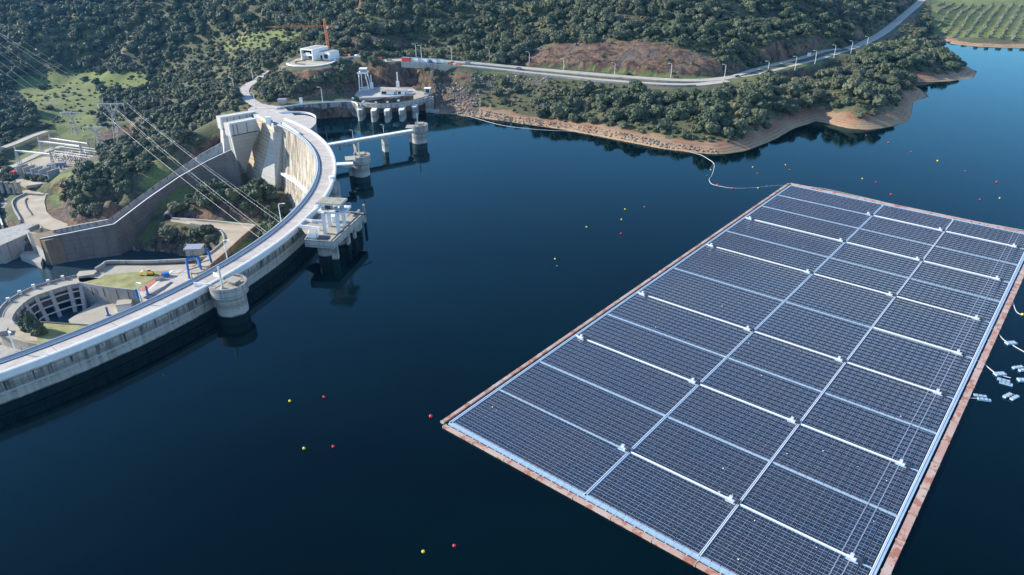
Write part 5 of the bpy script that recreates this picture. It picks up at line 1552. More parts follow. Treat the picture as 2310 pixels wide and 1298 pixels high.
# tower crane
q = P(742.5,123,28.2); t = thing('tower_crane', 'orange tower crane behind the white hilltop building', 'crane', q)
b = one('orange_paint'); lattice(b, q, (q[0]-0.6, q[1], 28+23), 1.8, 1.8, 12, 0.15); b.build('mast', None, t)
top = np.array([q[0]-0.6, q[1], 28+23])
b = one('orange_paint'); jd = np.array([-1.0, 0.12, 0.0]); beam(b, top+np.array([0, 0, 0.6]), top+jd*52+np.array([0, 0, -0.5]), 1.0, 0.055, 22); b.build('jib', None, t)
b = one('orange_paint'); beam(b, top+np.array([0, 0, 0.4]), top-jd*11, 1.1, 0.14, 5); b.build('counter_jib', None, t)
b = one('grey_steel'); b.box(top-jd*10+np.array([0, 0, -0.5]), (2.6, 1.6, 2.0)); b.build('counterweight', None, t)
b = one('orange_paint'); lattice(b, top, top+np.array([0, 0, 6]), 1.8, 0.3, 3, 0.22); b.tube([top+np.array([0, 0, 6]), top+jd*26], 0.08, 3); b.tube([top+np.array([0, 0, 6]), top-jd*9], 0.08, 3); b.build('apex', None, t)
b = one('white_paint'); b.box(top+np.array([1.6, -0.6, -0.6]), (1.6, 1.5, 2.0)); b.build('cab', None, t)
# building site clutter
rr = random.Random(8)
for k, (x, y, mat, lab) in enumerate(((757,124,'orange_paint','orange formwork stack right of the crane base'), (770,124,'tray_white','white site cabin roof beside the crane base'), (783,126,'orange_paint','orange barrier run on the terrace road near the trees'), (806,127,'tray_white','white pallet stack by the clifftop wall'), (853,133,'orange_paint','orange fence panels where the terrace road meets the main road'))):
    q = P(x, y, 28.5 if x < 800 else 28.4); t = thing('site_stack', lab, 'site materials', q)
    for j in range(4):
        b = one(mat); b.box((q[0]+rr.uniform(-3, 3), q[1]+rr.uniform(-2, 2), q[2]+0.7), (rr.uniform(1.5, 3.5), rr.uniform(0.8, 1.5), 1.3), rr.uniform(0, 3)); b.build('stack', None, t)
# container row beside the road
def road_at(px, off=0.0, pth=ROAD_MAIN):
    best = min(range(len(pth)), key=lambda i: abs(proj(pth[i])[0]-px)); return pth[best], best
CONT = [(907,925,'red_paint','red site container at the left end of the white container row'), (926,944,'white_paint','white site container next to the red one'), (945,965,'white_paint','white site container third from the left in the roadside row'),
        (966,985,'white_paint','white site container with blue door in the roadside row'), (986,1002,'white_paint','white site container at the right end before the barriers')]
for i, (xa, xb, mat, lab) in enumerate(CONT):
    yb_ = lambda x: 138.5+(x-907)*0.062
    zz = 28.2-(xa-907)*0.026
    a_, c_ = P(xa, yb_(xa), zz), P(xb, yb_(xb), zz); d = c_-a_; L = np.linalg.norm(d)-0.3; ang = math.atan2(d[1], d[0]); q = (a_+c_)/2
    t = thing('site_container', lab, 'container', q, 0, 'site containers by the road')
    b = one(mat); b.box((q[0], q[1]+1.3, zz+1.6), (L, 2.5, 2.8), ang); b.build('box', None, t)
    b = one('float_grey'); b.box((q[0], q[1]+1.3, zz+3.05), (L+0.1, 2.6, 0.14), ang); b.build('roof', None, t)
    if i == 3:
        b = one('blue_paint'); b.box((q[0]-1.5, q[1]-0.02, zz+1.4), (2.4, 0.1, 2.0), ang); b.build('door', None, t)
t = thing('orange_fencing', 'orange and white fence panels at the right end of the container row', 'fence', P(1022,146,27.8))
for k in range(6):
    q = P(1008+k*6, 144.5+k*0.8, 25.8-k*0.2); b = one('orange_paint' if k % 3 else 'tray_white'); b.box((q[0], q[1], 26.3-k*0.2), (2.6, 0.7, 1.5+0.3*(k % 2)), 0.1*k); b.build('panel', None, t)
t = thing('roadside_wall', 'long low grey parapet wall along the lower edge of the hillside road', 'wall', P(1200,168,18.5))
b = one('wall_concrete'); wp = smooth([P(x, y, z) for x, y, z in ((905,142,28),(960,145,27),(1000,149,25.6),(1062,153.5,23.3),(1130,160.5,21),(1200,168.5,19.3),(1280,176.5,18),(1360,185,17.2),(1440,191,16.8),(1520,195,16.6),(1570,194,16.7))], 5)
b.strip(wp, -0.5, 0.5, -3.5, 1.0); b.build('wall', None, t)

# ================================================================== vehicles
def car(label, px, py, z, ang, mat, scale=1.0, cat='car', grp='cars on the hillside road'):
    q = P(px, py, z); t = thing('parked_car', label, cat, (0, 0, 0), 0, grp)
    prof = [(-2.2, .35), (-2.25, .85), (-1.5, .98), (-1.0, 1.42), (0.6, 1.45), (1.25, 1.0), (2.1, .85), (2.2, .35)]
    b = one(mat); b.loft([[(x, y, zz) for x, zz in prof] for y in (-0.88, 0.88)], True); b.build('body', None, t)
    b = one('glass_dark'); b.loft([[(x, y, zz) for x, zz in ((-1.35, 1.0), (-0.98, 1.36), (0.55, 1.38), (1.1, 1.02))] for y in (-0.9, 0.9)], True); b.build('window', None, t)
    for x in (-1.4, 1.4):
        for y in (-0.82, 0.82):
            b = one('black_rubber'); secs = [[(x+0.34*math.cos(a*math.pi/5), y+s, 0.34+0.34*math.sin(a*math.pi/5)) for a in range(10)] for s in (-0.1, 0.1)]; b.loft(secs, True); b.build('wheel', None, t)
    t.location = q; t.rotation_euler = (0, 0, ang); t.scale = (scale,)*3
    return t
car('silver car driving on the road below the brown rock cut', 1170, 156, 20.05, -0.15, 'car_silver', 1.1)
car('dark car parked on the road edge between two street lamps at the right', 1718, 169, 17.05, 0.45, 'car_silver', 1.1)
bpy.context.view_layer.update()
car('small dark car behind the other parked at the bend of the road', 1664, 174, 17.2, 0.2, 'dark_steel', 1.0)
car('blue-grey car at the left end of the container row', 878, 137, 28.5, 0.0, 'car_silver', 1.1)
car('pale car behind the orange fence panels by the road', 1055, 143, 24.3, -0.1, 'car_silver', 1.1)
# ================================================================== street lamps
def lamp_proto():
    t = thing('street_lamp', 'x', 'street lamp', (0, 0, 0), 0)
    b = one('wire_alu'); b.tube([(0, 0, 0), (0, 0, 10.5)], 0.24, 6, 0.16); b.build('pole', None, t)
    b = one('wire_alu'); b.tube([(0, 0, 10.5), (-0.6, 0, 11.0), (-1.9, 0, 11.2)], 0.14, 5); b.build('arm', None, t)
    b = one('tray_white'); b.box((-2.4, 0, 11.2), (1.4, 0.5, 0.25)); b.build('lamp_head', None, t)
    b = one('wall_concrete'); b.box((0, 0, 0.15), (0.8, 0.8, 0.5)); b.build('footing', None, t)
    return t
lp0 = lamp_proto(); lused = False
LAMPS = [(1634,178,17,'street lamp at the bend beside the reddish soil heap'),(1731,170.5,17,'street lamp by the dark parked car'),(1793,158.5,17.1,'street lamp third from the bend on the right-hand road'),(1838,144.5,17.5,'street lamp beside the white roadside sign'),
 (1881,131,17.8,'street lamp where the upper lane joins the main road'),(1919,121,18.3,'second last street lamp up the right-hand road'),(1954,110.5,18.6,'last street lamp up the right-hand road towards the trees'),
 (1019,137,25.5,'street lamp behind the orange fence panels'),(1104,139,22.5,'street lamp left of the brown rock cut'),(1194,148,20,'street lamp at the left end of the brown rock cut'),(1271,163.5,18.4,'street lamp in front of the left part of the rock cut'),(1386,174.5,18,'street lamp in front of the middle of the rock cut'),(1513,176,17.6,'street lamp in front of the right part of the rock cut'),
 (951,134,27.7,'tall street lamp behind the white containers'),(939,131,28,'street lamp behind the container row, left of the tall one'),(529,207,8,'street lamp left of the winding access road'),(571,183,14.6,'street lamp at the top bend of the winding access road'),(577,245,10.2,'street lamp at the crest junction beside the spillway piers'),(728,231,10.4,'street lamp on the curved retaining wall of the bay')]
DAML = [(629,501,'street lamp on the valley edge of the dam crest opposite the big intake','d'),(508,586,'street lamp on the valley edge of the dam crest near the blue gantry','d'),(313,684,'street lamp on the valley edge of the crest above the basin','d'),(37,799,'street lamp on the valley edge of the crest at the lower left','d'),(796.5,311.5,'thin street lamp on the near part of the long white footbridge','b'),(865.5,299,'thin street lamp on the middle of the long white footbridge','b')]
for x, y, z, lab in LAMPS:
    o = lp0 if not lused else copy_tree(lp0); lused = True
    o.location = P(x, y, z); o['label'] = lab; o['group'] = 'street lamps'
for x, y, lab, k in DAML:
    o = copy_tree(lp0); o['label'] = lab; o['group'] = 'street lamps'
    if k == 'd':
        q = P(x, y, ZC)[:2]; d = q-CC; d = d/np.linalg.norm(d); q = CC+d*211.9; o.location = (*q, ZC-1.5); o.rotation_euler = (0, 0, math.atan2(d[1], d[0])+math.pi); o.scale = (1, 1, 0.95)
    else:
        o.location = P(x, y, 11.2); o.scale = (0.6, 0.6, 0.45)
t = thing('road_sign', 'white rectangular road sign beside the upper lane', 'road sign', P(1824,129,18))
q = P(1824,131,18); b = one('tray_white'); b.box((q[0], q[1], 21), (3.2, 0.2, 3.0)); b.build('panel', None, t); b = one('grey_steel'); b.box((q[0], q[1]+0.2, 19.2), (0.3, 0.2, 3.0)); b.build('post', None, t)
t = thing('white_cabinet', 'small white cabinet standing on the junction at the head of the spillway', 'cabinet', P(608,272,10.2))
q = P(609,281,10.2); b = one('white_paint'); b.box((q[0]-1, q[1]+1.5, 12.6), (3.6, 3.0, 4.8), 0.2); b.build('body', None, t); b = one('blue_paint'); b.box((q[0]+1.8, q[1]-0.2, 11.5), (1.0, 0.6, 3.2), 0.2); b.build('door', None, t)
t = thing('road_kiosk', 'small white kiosk at the end of the curved retaining wall', 'kiosk', P(680,233,10.3)); q = P(680,234,10.3); b = one('white_paint'); b.box((q[0], q[1], 12.3), (2, 2, 4)); b.build('body', None, t); b = one('deck_concrete'); b.box((q[0], q[1], 14.4), (2.4, 2.4, 0.2)); b.build('roof', None, t)
t = thing('roadside_hut', 'low grey hut at the foot of the shaded cliff', 'hut', P(635,231,10.3)); q = P(635,236,10.3); b = one('wall_concrete'); b.box((q[0], q[1]+3, 11.9), (6, 4, 3.2)); b.build('body', None, t); b = one('float_grey'); b.box((q[0], q[1]+3, 13.6), (6.4, 4.4, 0.2)); b.build('roof', None, t)

# ================================================================== buoys, booms, rafts
BU = [(654,906,'y'),(686,1013,'y'),(955,1246,'y'),(1252,585,'y'),(1323,513,'y'),(1410,473,'y'),(1402,496,'y'),(1698,378,'y'),(1772,373,'y'),(1945,404,'y'),(2115,364,'Y'),(2255,448,'y'),(1710,425,'y'),(2306,711,'Y'),(1610,370,'y'),(1603,384,'y'),
      (731,897,'r'),(752,1009,'r'),(1025,1233,'r'),(972,941,'R'),(1401,528,'r'),(1454,468,'r'),(2004,323,'R'),(2055,343,'r'),(2177,387,'r'),(2248,412,'R'),(2010,440,'R'),(1976,412,'r'),(1709,392,'r'),(1781,384,'r'),(1954,306,'r'),(1652,426,'R'),(1618,418,'R'),(2210,451,'r'),
      (1595,397,'g'),(1601,405,'g'),(1681,426,'g'),(1730,420,'g'),(1257,601,'g')]
BLAB = {'y': 'yellow round buoy floating on the open lake', 'r': 'red round buoy floating on the open lake', 'g': 'dark green round buoy floating on the lake'}
def where(x, y):
    if x < 800: return 'between the dam and the near corner of the solar raft, far left'
    if x < 1150 and y > 800: return 'in the dark water left of the solar raft'
    if x < 1500: return 'in mid lake between the big intake and the solar raft'
    if y > 600: return 'right of the solar raft beside the mooring line'
    if 1580 < x < 1760 and y > 360: return 'by the curved boom behind the solar raft corner'
    if x < 1960: return 'between the sandy bank and the far edge of the solar raft'
    return 'on the open water beyond the far right part of the raft'
bp = {}
from collections import Counter
cnt = Counter()
for x, y, k in BU:
    q = P(x, y, 0); dist = math.sqrt(q[0]**2+q[1]**2+H*H); kk = k.lower()
    r = (0.42 if dist < 260 else 0.38)*(1.35 if k in 'YR' else 1.0)
    if kk not in bp:
        t = thing('buoy', 'x', 'buoy'); b = one({'y': 'buoy_yellow', 'r': 'buoy_red', 'g': 'buoy_green'}[kk]); ball(b, (0, 0, 0.45), 1.0, 14, 0.95); o = b.build('float_body', None, t); o.data.polygons.foreach_set('use_smooth', [True]*len(o.data.polygons))
        b = one('dark_steel'); b.tube([(0, 0, 1.3), (0, 0, 1.75)], 0.09, 5); b.build('eyelet', None, t); bp[kk] = t; o = t
    else: o = copy_tree(bp[kk])
    o.location = q; o.scale = (r, r, r*1.1)
    w = where(x, y); o['label'] = {'y': 'yellow', 'r': 'red', 'g': 'dark green'}[kk]+' buoy '+w; o['group'] = {'y': 'yellow', 'r': 'red', 'g': 'dark green'}[kk]+' buoys '+w
bpts = smooth([P(x, y, 0.05) for x, y in ((1022,256),(1062,264),(1100,275),(1138,284),(1193,291),(1250,295),(1292,297),(1390,310),(1460,324),(1530,338),(1575,348),(1597,359),(1611,371),(1607,393),(1600,405),(1605,415),(1622,420),(1655,425),(1700,424),(1740,420),(1775,418))], 6)
t = thing('floating_boom', 'long thin pale floating boom curving from the shore to the solar raft', 'boom', bpts[0]); b = one('rope_grey'); b.tube(bpts, 0.18, 5); b.build('line', None, t)
t = thing('mooring_rope', 'thin rope along the far edge of the solar raft', 'rope', P(1850,427,0)); b = one('rope_grey'); b.tube([P(x, y, 0.1) for x, y in ((1800,418),(1860,426),(1950,446),(2050,470),(2200,500),(2310,520))], 0.12, 4); b.build('line', None, t)
# small paired floats that carry the cables ashore
RF = [(2280,776,0.5,1,'single grey cable float on the uppermost cable right of the raft'),(2255,846,0.5,1,'single grey cable float on the middle cable right of the raft'),(2266,864,-0.2,2,'paired cable float just below the middle cable'),
      (2215,900,0.1,2,'paired cable float on the lowest cable right of the raft'),(2280,897,0.9,2,'tilted paired cable float alone at the right of the raft'),(2302,834,0.6,2,'paired cable float at the right picture edge, upper one'),(2309,860,0.3,1,'cable float at the right picture edge, lower one')]
for x, y, a_, n, lab in RF:
    q = P(x, y, 0); t = thing('cable_float', lab, 'cable float', q, 0, 'cable floats right of the raft')
    for s in ((-0.8, 0.8) if n == 2 else (0,)):
        b = one('float_blue'); b.box((q[0]-math.sin(a_)*s*1.2, q[1]+math.cos(a_)*s*1.2-0, 0.35), (3.6, 1.0 if n == 2 else 1.8, 0.55), a_-0.4); b.build('float', None, t)
    b = one('grey_steel')
    for k in (-1.2, 0, 1.2): b.box((q[0]+math.cos(a_-0.4)*k, q[1]+math.sin(a_-0.4)*k, 0.7), (0.16, 3.0 if n == 2 else 1.6, 0.12), a_-0.4)
    b.each('crossbar', t)
for lab, pts in (('uppermost pale cable running from the raft edge to the right', ((2222,738),(2245,745),(2262,765),(2280,776),(2296,786),(2330,805))), ('middle pale cable bent round the barrier right of the raft', ((2200,814),(2215,818),(2240,838),(2255,846),(2280,853))),
                 ('lowest pale cable leaving the raft beside the paired float', ((2165,905),(2180,899),(2200,899),(2215,900),(2232,903))), ('mooring line with a yellow buoy beyond the right corner', ((2285,690),(2282,672),(2292,702),(2306,711)))):
    t = thing('floating_cable', lab, 'cable', P(*pts[0], 0)); b = one('rope_grey'); b.tube(smooth([P(x, y, 0.2) for x, y in pts], 4), 0.17, 5); b.build('line', None, t)
# ================================================================== vegetation
def leaf_mat(name, c0, c1, c2):
    mt, t, b = new_mat(name)
    b.inputs['Roughness'].default_value = 0.75
    oi = t.nodes.new('ShaderNodeObjectInfo')
    p = pos(t)
    cr = t.nodes.new('ShaderNodeValToRGB')
    cr.color_ramp.elements[0].color = (*c0, 1); cr.color_ramp.elements[1].color = (*c2, 1)
    e = cr.color_ramp.elements.new(0.55); e.color = (*c1, 1)
    t.links.new(oi.outputs['Random'], cr.inputs[0])
    c = mixc(t, ramp(t, noise(t, p, 1.1, 3, 0.7), 0.35, 0.7, 0, 0.75), cr.outputs[0], tuple(x*2.0 for x in c1))
    c = mixc(t, ramp(t, noise(t, p, 0.012, 3), 0.45, 0.65, 0, 0.35), c, (0.11, 0.095, 0.07))
    t.links.new(c, b.inputs['Base Color'])
leaf_mat('oak_leaf', (0.022, 0.038, 0.018), (0.045, 0.064, 0.030), (0.12, 0.125, 0.065))
leaf_mat('olive_leaf', (0.10, 0.12, 0.075), (0.13, 0.15, 0.10), (0.16, 0.17, 0.12))
leaf_mat('bush_leaf', (0.04, 0.055, 0.025), (0.075, 0.085, 0.035), (0.17, 0.165, 0.055))
leaf_mat('conifer_leaf', (0.025, 0.045, 0.03), (0.035, 0.06, 0.035), (0.05, 0.08, 0.045))
ICO = None
def ico(sub):
    bm = bmesh.new(); bmesh.ops.create_icosphere(bm, subdivisions=sub, radius=1)
    v = np.array([list(x.co) for x in bm.verts]); f = [tuple(w.index for w in x.verts) for x in bm.faces]; bm.free(); return v, f
IV, IF = ico(2)
def crown_mesh(name, seed, mat, lumps=16, flat=0.72, leafn=420, cone=False):
    """crown of radius 1 standing on z=0: many uneven leaf clumps with loose leaf faces between them"""
    rs = np.random.RandomState(seed); V = []; Fc = []
    cen = []
    for i in range(lumps):
        a = rs.uniform(0, 2*math.pi); el = rs.uniform(-0.7, 1.0)
        rr_ = rs.uniform(0.45, 0.78) if i else 0.0
        if cone:
            zz = i/lumps; cxy = (1-zz)*0.42; c = np.array([math.cos(a)*cxy, math.sin(a)*cxy, zz*2.2+0.25]); s = 0.42*(1-zz)+0.12
        else:
            c = np.array([math.cos(a)*math.cos(el)*rr_, math.sin(a)*math.cos(el)*rr_, 0.5+math.sin(el)*rr_*flat]); s = rs.uniform(0.22, 0.42) if i else 0.62
        cen.append((c, s))
        n1 = rs.uniform(-3, 3, 3); k1 = rs.uniform(3.5, 6, 3)
        d = 1+0.22*np.sin(IV@np.diag(k1)@np.array([1, 1, 1])+n1[0])+0.16*np.sin((IV[:, 0]*7+IV[:, 1]*5*n1[1]+n1[2]))+rs.uniform(-0.16, 0.16, len(IV))
        v = IV*d[:, None]*s*np.array([1, 1, 0.85])+c
        o = len(V); V.extend(v.tolist()); Fc.extend([tuple(x+o for x in f) for f in IF])
    for i in range(leafn):
        c, s = cen[rs.randint(len(cen))]
        d = rs.normal(size=3); d[2] = abs(d[2])*0.8+rs.uniform(-0.4, 0.1); d /= np.linalg.norm(d)
        p0 = c+d*s*rs.uniform(0.95, 1.3); ls = rs.uniform(0.05, 0.11)
        a = rs.normal(size=3); a /= np.linalg.norm(a); b_ = np.cross(a, d); b_ /= np.linalg.norm(b_)+1e-6
        o = len(V); V.extend([(p0+a*ls).tolist(), (p0-a*ls*0.5+b_*ls).tolist(), (p0-a*ls*0.6-b_*ls).tolist()]); Fc.append((o, o+1, o+2))
    me = bpy.data.meshes.new(name); me.from_pydata(V, [], Fc); me.materials.append(MATS[mat]); me.update(); return me
def trunk_mesh(name, seed):
    rs = random.Random(seed); b = one('bark')
    b.tube([(0, 0, -0.15), (0.02, 0.01, 0.3), (0.05, -0.03, 0.62)], 0.10, 6, 0.06)
    for k in range(4):
        a = k*1.6+rs.uniform(0, 1); b.tube([(0.03, 0, 0.35), (0.25*math.cos(a), 0.25*math.sin(a), 0.62), (0.5*math.cos(a), 0.5*math.sin(a), 0.85)], 0.05, 4, 0.02)
    me = bpy.data.meshes.new(name); me.from_pydata(b.v, [], b.f); me.materials.append(MATS['bark']); return me
CR = {'oak': [crown_mesh('crown', 10+i, 'oak_leaf', 15+i, 0.7+0.06*i) for i in range(5)],
      'bush': [crown_mesh('crown', 40+i, 'bush_leaf', 9, 0.6, 200) for i in range(3)],
      'olive': [crown_mesh('crown', 60+i, 'olive_leaf', 12, 0.85, 260) for i in range(2)],
      'conifer': [crown_mesh('crown', 80+i, 'conifer_leaf', 26, 1, 500, True) for i in range(2)]}
TR = [trunk_mesh('trunk', i) for i in range(3)]

rs = np.random.RandomState(21)
def gridpts(step, seed):
    r_ = np.random.RandomState(seed)
    gx, gy = np.meshgrid(np.arange(-950, 1120, step), np.arange(200, 1450, step))
    x = gx.ravel()+r_.uniform(-0.48, 0.48, gx.size)*step; y = gy.ravel()+r_.uniform(-0.48, 0.48, gx.size)*step
    return x, y
def sampleZ(F, x, y):
    i = np.clip(((x-X0)/ST), 0, nx-1.01); j = np.clip(((y-Y0)/ST), 0, ny-1.01); a = i.astype(int); b = j.astype(int); fx = i-a; fy = j-b
    return (F[b, a]*(1-fx)+F[b, a+1]*fx)*(1-fy)+(F[b+1, a]*(1-fx)+F[b+1, a+1]*fx)*fy
ZRIM = [( [P(x, y, z)[:2] for x, y in poly]) for poly, z in PADS]
padd = np.full(Z.shape, 1e9)
for w in ZRIM:
    d, _ = dist_poly(w, GX, GY); padd = np.minimum(padd, np.where(inside(w, GX, GY), -1, d))
roadd = np.full(Z.shape, 1e9); roady = np.full(Z.shape, -1e9)
for pth, hw in ROADS:
    a_ = np.array(pth); d, par = dist_poly(a_, GX, GY, False); i_ = np.clip(par.astype(int), 0, len(a_)-2); ry = a_[i_, 1]+(a_[i_+1, 1]-a_[i_, 1])*(par-i_)
    roady = np.where(d-hw < roadd, ry, roady); roadd = np.minimum(roadd, d-hw)
damd = np.hypot(GX-CC[0], GY-CC[1])
chd, _ = dist_poly(np.array([(a+b)/2 for a, b in zip(near, farw)]), GX, GY, False)
loop_px = [(385,486),(400,490),(440,496),(500,500),(575,503),(585,512),(545,546),(510,578),(475,608),(440,630),(420,615),(450,592),(480,560),(497,543),(498,532),(484,522),(460,515),(420,509),(385,504)]
def pmask(poly, sx, sy): return inside(poly, sx, sy)
GRASS_PX = [[(40,170),(210,160),(330,165),(340,195),(250,200),(230,215),(215,290),(150,310),(110,290),(80,250),(40,220)]]
def candidates(step, seed, kind):
    x, y = gridpts(step, seed)
    z = sampleZ(Z, x, y); sx, sy, sdp = proj(np.stack([x, y, z+2], -1))
    r_ = np.random.RandomState(seed+1).rand(len(x))
    res_in = sampleZ(np.where(inr, 1.0, 0.0), x, y) > 0.02
    dsh = sampleZ(dres, x, y)
    ok = (sx > -160) & (sx < 2450) & (sy > -130) & (sy < 760) & (sdp > 0) & ~res_in
    ok &= ~((x > -60) & (dsh < 7+7*vnoise(x, y, 25)))
    ok &= (z > ZR+2.5)
    ok &= sampleZ(padd, x, y) > 4
    ok &= sampleZ(roadd, x, y) > (3.5 if kind == 'oak' else 1.5)
    ok &= ~((sx > 890) & (sampleZ(roadd, x, y) < (19 if kind == 'oak' else 6)) & (sampleZ(roady, x, y) > y-1))
    ok &= (np.hypot(x-CC[0], y-CC[1]) < 200) | (np.hypot(x-CC[0], y-CC[1]) > 226) | (x < -250)
    ok &= sampleZ(chd, x, y) > 17
    ok &= ~pmask(loop_px, sx, sy)
    ok &= ~pmask([(495,250),(640,240),(660,300),(640,440),(500,400)], sx, sy) | (sy > 395)
    dens = np.where(kind == 'oak', 0.97, 0.75)*np.ones(len(x))
    def setd(poly, v):
        nonlocal dens
        dens = np.where(pmask(poly, sx, sy), v, dens)
    rockz = sampleZ(rock, x, y)
    if kind == 'oak':
        dens *= np.clip(0.75+0.6*fbm(x, y, 60, 3), 0, 1)*1.0
        dens *= 0.35+0.65*(np.abs(fbm(x+300, y, 28, 2)-0.5) > 0.02)
        setd([(400,110),(520,60),(700,70),(740,120),(700,135),(600,180),(500,230),(400,250),(320,200),(330,160)], 0.62)
        setd([(960,180),(1060,158),(1500,188),(1640,188),(1640,205),(1480,210),(1300,200),(1180,240),(1180,275),(1040,262),(990,255)], 0.12)
        dens = np.where(rockz > 0.5, dens*np.where((sx < 700) | ((sx < 800) & (sy < 185)), 0.85, 0.1), dens)
        for g_ in GRASS_PX: setd(g_, 0.03)
        setd([(115,398),(172,380),(178,420),(130,428)], 0.1)
        setd([(520,85),(620,62),(680,68),(660,100),(560,112),(500,112)], 0.1)
        setd([(1440,178),(1640,176),(1660,194),(1560,206),(1440,198)], 0.0)
        setd([(1180,168),(1190,126),(1230,100),(1340,84),(1430,84),(1530,96),(1600,124),(1680,156),(1620,176),(1400,170)], 0.015)
        setd([(200,262),(340,262),(340,330),(200,330)], 0.2)
        setd([(770,118),(790,88),(830,80),(880,84),(935,100),(935,118),(860,112),(800,124)], 0.02)
        setd([(790,70),(960,70),(1060,120),(1060,140),(880,130),(780,130)], 0.3)
        setd([(800,145),(945,146),(950,210),(790,215)], 0.1)
        setd([(590,225),(640,212),(800,205),(800,232),(640,240)], 0.03)
        setd([(250,560),(440,560),(440,600),(250,600)], 0.05)
    else:
        for g_ in GRASS_PX: setd(g_, 0.18)
        setd([(1440,178),(1640,176),(1660,194),(1560,206),(1440,198)], 0.03)
        dens = np.where(rockz > 0.5, 0.28, dens)
        setd([(1180,168),(1190,130),(1230,105),(1340,92),(1430,92),(1530,104),(1600,130),(1680,160),(1620,174),(1400,168)], 0.10)
    setd([(2090,-60),(2500,-60),(2500,120),(2120,100),(2105,60)], 0.0)
    setd([(795,188),(978,188),(988,242),(795,242)], 0.0)
    setd([(60,415),(40,330),(225,330),(235,372),(120,402)], 0.0)
    setd([(0,404),(130,412),(100,460),(170,520),(60,560),(0,600)], 0.0)
    dlake = ((sx > 280) & (sx < 490) & (sy > 505) & (sy < 585)); dens = np.where(dlake & (sy < 562), 0.9, dens)
    ok &= r_ < dens
    return np.stack([x, y, z], -1)[ok], sx[ok], sy[ok], sdp[ok]
oak, osx, osy, od = candidates(8.6, 100, 'oak')
o2, x2_, y2_, d2_ = candidates(5.4, 500, 'oak')
DENSE = ([(592,165),(640,156),(760,152),(795,160),(800,200),(760,212),(600,222),(580,200)], [(100,440),(200,330),(330,320),(520,235),(540,235),(505,330),(330,440),(240,490),(130,490)], [(400,440),(500,380),(640,430),(630,500),(480,490),(400,480)], [(300,510),(470,515),(500,540),(470,560),(300,560)])
k2 = np.zeros(len(o2), bool)
for d_ in DENSE: k2 |= inside(d_, x2_, y2_)
o3, x3_, y3_, d3_ = candidates(3.7, 700, 'oak'); k3 = inside(DENSE[0], x3_, y3_)
o2 = np.r_[o2[k2], o3[k3]]; x2_ = np.r_[x2_[k2], x3_[k3]]; y2_ = np.r_[y2_[k2], y3_[k3]]; d2_ = np.r_[d2_[k2], d3_[k3]]; k2 = np.ones(len(o2), bool)
big1 = len(oak)
oak = np.r_[oak, o2[k2]]; osx = np.r_[osx, x2_[k2]]; osy = np.r_[osy, y2_[k2]]; od = np.r_[od, d2_[k2]]
rs = np.random.RandomState(5)
orad = np.clip(rs.lognormal(1.6, 0.25, len(oak)), 2.6, 7.8)*np.where(rs.rand(len(oak)) < 0.3, 0.6, 1)
smallz = pmask([(400,110),(520,60),(700,70),(740,120),(700,135),(600,180),(500,230),(400,250),(320,200),(330,160)], osx, osy)
orad = np.where(smallz, orad*0.75, orad); orad[big1:] *= 0.66
orad = np.where((osx < 700) & (osy < 130), orad*1.2, orad)
print('oaks', len(oak))
inframe = (osx > 5) & (osx < 2305) & (osy > 5) & (osy < 1290)
# hidden by terrain / dam? test the sight line against the terrain
def visible(q):
    c = np.array([0, 0, H]); d = q-c; n = 40
    for k in range(8, n):
        s = c+d*(k/n)
        if s[1] > Y0 and ground(s[0], s[1]) > s[2]: return False
    r0 = None
    return True
size = np.where(inframe, orad/od, 0)
order = np.argsort(-size)
hero = []
for i in order:
    if len(hero) >= 262: break
    if size[i] <= 0: break
    if visible(oak[i]+np.array([0, 0, 5])): hero.append(int(i))
heroset = set(hero)
def zone(x, y):
    if x > 1840 and y > 150: return 'holm oak in the dense grove on the right-hand wooded headland', 'holm oaks on the headland'
    if x > 1440: return 'holm oak in the dense wood between the road bend and the sandy shore', 'holm oaks on the bank below the road bend'
    if x > 960: return 'holm oak or shrub on the rocky bank between the hillside road and the bay', 'holm oaks on the rocky bank'
    if x > 560 and y < 250: return 'holm oak on the cliff top below the white hilltop building', 'holm oaks on the cliff top'
    if x > 380 and y > 380: return 'holm oak on the wooded hump inside the valley between spillway and dam', 'holm oaks between spillway and dam'
    if x > 240: return 'holm oak on the slope left of the grey spillway piers', 'holm oaks left of the spillway piers'
    return 'holm oak on the knoll between the switchyard and the long spillway channel', 'holm oaks on the knoll'
def tree(nm, label, cat, q, rad, ck, tk, rot, sz=1.0, group=None):
    t = thing(nm, label, cat, (q[0], q[1], q[2]-0.2), rot, group)
    c = bpy.data.objects.new('crown', ck); COL.objects.link(c); c.parent = t; c.location = (0, 0, rad*0.10); c.scale = (rad, rad, rad*sz)
    k = bpy.data.objects.new('trunk', tk); COL.objects.link(k); k.parent = t; k.scale = (rad, rad, rad*1.0)
    return t, c
SRC = {}
for n_, i in enumerate(hero):
    lab, grp = zone(osx[i], osy[i])
    t, c = tree('holm_oak', lab, 'tree', oak[i], orad[i], CR['oak'][i % 5], TR[i % 3], rs.uniform(0, 6.28), rs.uniform(0.85, 1.15), grp)
    SRC.setdefault(('oak', i % 5), c)
